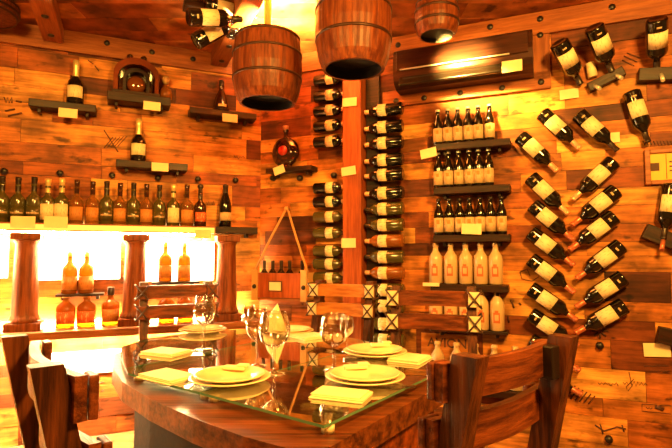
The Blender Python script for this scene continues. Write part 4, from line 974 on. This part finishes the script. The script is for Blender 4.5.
# cutlery and corks
def knife(px, py, rot, label):
    p = at_z(px, py, Z_G); p.z = Z_G
    t = thing('table_knife', label, 'knife', p, rot, 'cutlery on the table')
    MB().box((0.055, 0, 0.004), (0.11, 0.016, 0.003), bevel=0.001).build('blade', M['steel'], t)
    MB().box((-0.05, 0, 0.005), (0.10, 0.013, 0.008), bevel=0.002).build('handle', M['steel'], t)
def fork(px, py, rot, label):
    p = at_z(px, py, Z_G); p.z = Z_G
    t = thing('table_fork', label, 'fork', p, rot, 'cutlery on the table')
    MB().box((-0.04, 0, 0.004), (0.12, 0.009, 0.004), bevel=0.0015).build('handle', M['steel'], t)
    mb = MB().box((0.035, 0, 0.005), (0.035, 0.022, 0.003), bevel=0.001)
    for k in (-1.5, -0.5, 0.5, 1.5): mb.box((0.073, k*0.0062, 0.005), (0.045, 0.003, 0.003))
    mb.build('tines', M['steel'], t)
knife(365, 358, 0.45, 'steel knife between the two right-hand plates')
fork(386, 387, -0.1, 'steel fork at the right edge beside the nearest right plate')
knife(180, 352, 0.3, 'steel knife at the far left of the table')
def cork_on_table(px, py, rot, label):
    p = at_z(px, py, Z_T+0.01); p.z = Z_T+0.0115
    mb = MB().tube([(-0.022, 0, 0), (0.022, 0, 0)], [0.0105, 0.0115], 14)
    tag(mb.build('wine_cork', M['cork'], loc=p, rotz=rot), label, 'cork', 'corks under the table glass')
cork_on_table(308, 407, 0.4, 'wine cork under the glass pane near the table corner, right one')
cork_on_table(276, 404, 1.2, 'wine cork under the glass pane near the table corner, left one')
cork_on_table(330, 404, 2.0, 'wine cork under the glass pane behind the near corner')
# open salt and pepper? the pale bottles by the nearest chair stand on the low wall shelf

# ------------------------------------------------------------------ chairs
def lace(mb, c, hw, hh, y0, y1, r=0.0045):
    """leather X around a joint, front and back"""
    x, _, z = c
    for y, o in ((y0, -0.003), (y1, 0.003)):
        mb.tube([(x-hw, y, z-hh), (x, y+o, z), (x+hw, y, z+hh)], r, 6)
        mb.tube([(x-hw, y, z+hh), (x, y+o*2.5, z), (x+hw, y, z-hh)], r, 6)
    for sx in (-hw, hw):
        for sz in (-hh, hh): mb.tube([(x+sx, y0, z+sz), (x+sx, y1, z+sz)], r, 6)
def chair(cx, cy, fx, fy, label, width=0.40, pw=0.05, pd=0.07, ztop=1.04, lean_=0.10, patch=False, laced=True, wrap=False, rail='rail'):
    """origin under the top of the backrest; local +y is the way the chair faces"""
    rz = math.atan2(fy, fx) - PI/2
    t = thing('dining_chair', label, 'chair', (cx, cy, 0), rz, 'dining chairs')
    yb = lean_ + 0.02; hx = width/2 - pw/2
    def back_y(z): return yb if z < 0.45 else yb + (z-0.45)/(ztop-0.45)*(-yb)
    for s in (-1, 1):
        st = []
        for z in (0.0, 0.45, 0.75, ztop):
            y = back_y(z) - (0.05*(0.45-z)/0.45 if z < 0.45 else 0)
            st.append(((s*hx, y, z), (0, pd/2, 0), (pw/2, 0, 0)))
        MB().sweep_box(st, 0).build('post', M['chair'], t, bevel=0.006)
        MB().sweep_box([((s*(hx+0.01), yb+0.36, 0), (0, 0.024, 0), (0.024, 0, 0)), ((s*(hx+0.01), yb+0.34, 0.43), (0, 0.027, 0), (0.027, 0, 0))], 0).build('leg', M['chair'], t, bevel=0.004)
    MB().box((0, yb+0.185, 0.45), (width+0.02, 0.40, 0.04), bevel=0.008).build('seat', M['rail'], t)
    sr = MB()
    for s in (-1, 1): sr.box((s*(hx+0.005), yb+0.17, 0.20), (0.028, 0.32, 0.035), bevel=0.003)
    sr.box((0, yb+0.34, 0.25), (width-0.05, 0.026, 0.035), bevel=0.003)
    sr.build('stretchers', M['chair'], t)
    for zc in (ztop-0.058, ztop-0.173):
        hh = 0.038; st = []; y0 = back_y(zc); yr = y0 + pd/2 + 0.011
        for k in range(13):
            f = -1 + 2*k/12; x = f*(hx+pw/2+0.012)
            st.append(((x, yr - 0.030*(1-abs(f)**1.6), zc), (0, 0.010, 0), (0, 0, hh)))
        rl = MB().sweep_box(st, 0).build('rail', M[rail], t, bevel=0.003)
        for s in (-1, 1):
            mb = MB().box((s*(hx+0.012), yr+0.019, zc), (pw+0.012, 0.016, 0.074), bevel=0.003)
            mb.build('end_patch', M['rawhide'] if patch else M['rail'], rl)
            if not laced:
                if wrap and s == 1 and zc > ztop-0.1:
                    MB().box((s*(hx-pw*0.75), y0+pd*0.30, zc-0.004), (pw*1.1, pd*0.95, 0.078), bevel=0.003).build('leather_wrap', M['bolt'], rl)
                continue
            lm = MB(); lace(lm, (s*(hx+0.012), 0, zc), pw/2+0.011, 0.041, y0-pd/2-0.012, yr+0.033); lm.build('lacing', M['cord'], rl)
    return t
chair(0.408, 1.11, -0.64, 0.77, 'dark carved wooden chair nearest at right, seen from behind', 0.42, ztop=1.005, pw=0.040, pd=0.058, laced=False, wrap=True)
chair(-0.600, 0.985, 0.77, 0.63, 'dark wooden chair at near left, its back seen edge on', 0.42, ztop=1.02, pw=0.036, pd=0.05, laced=False)
chair(0.50, 2.58, -0.25, -0.97, 'dark red wooden chair with laced rails before the stoneware shelves', 0.42, pw=0.045, patch=True)
chair(0.06, 3.15, -0.40, -0.92, 'wooden chair with laced rails in front of the timber post', 0.39, pw=0.045, patch=True, rail='lit_rail_pale_board')  # lit look of these rails comes from their lighter wood colour
chair(-0.97, 3.06, 0.42, -0.91, 'dark wooden chair in front of the lit right niche', 0.42, pw=0.045)
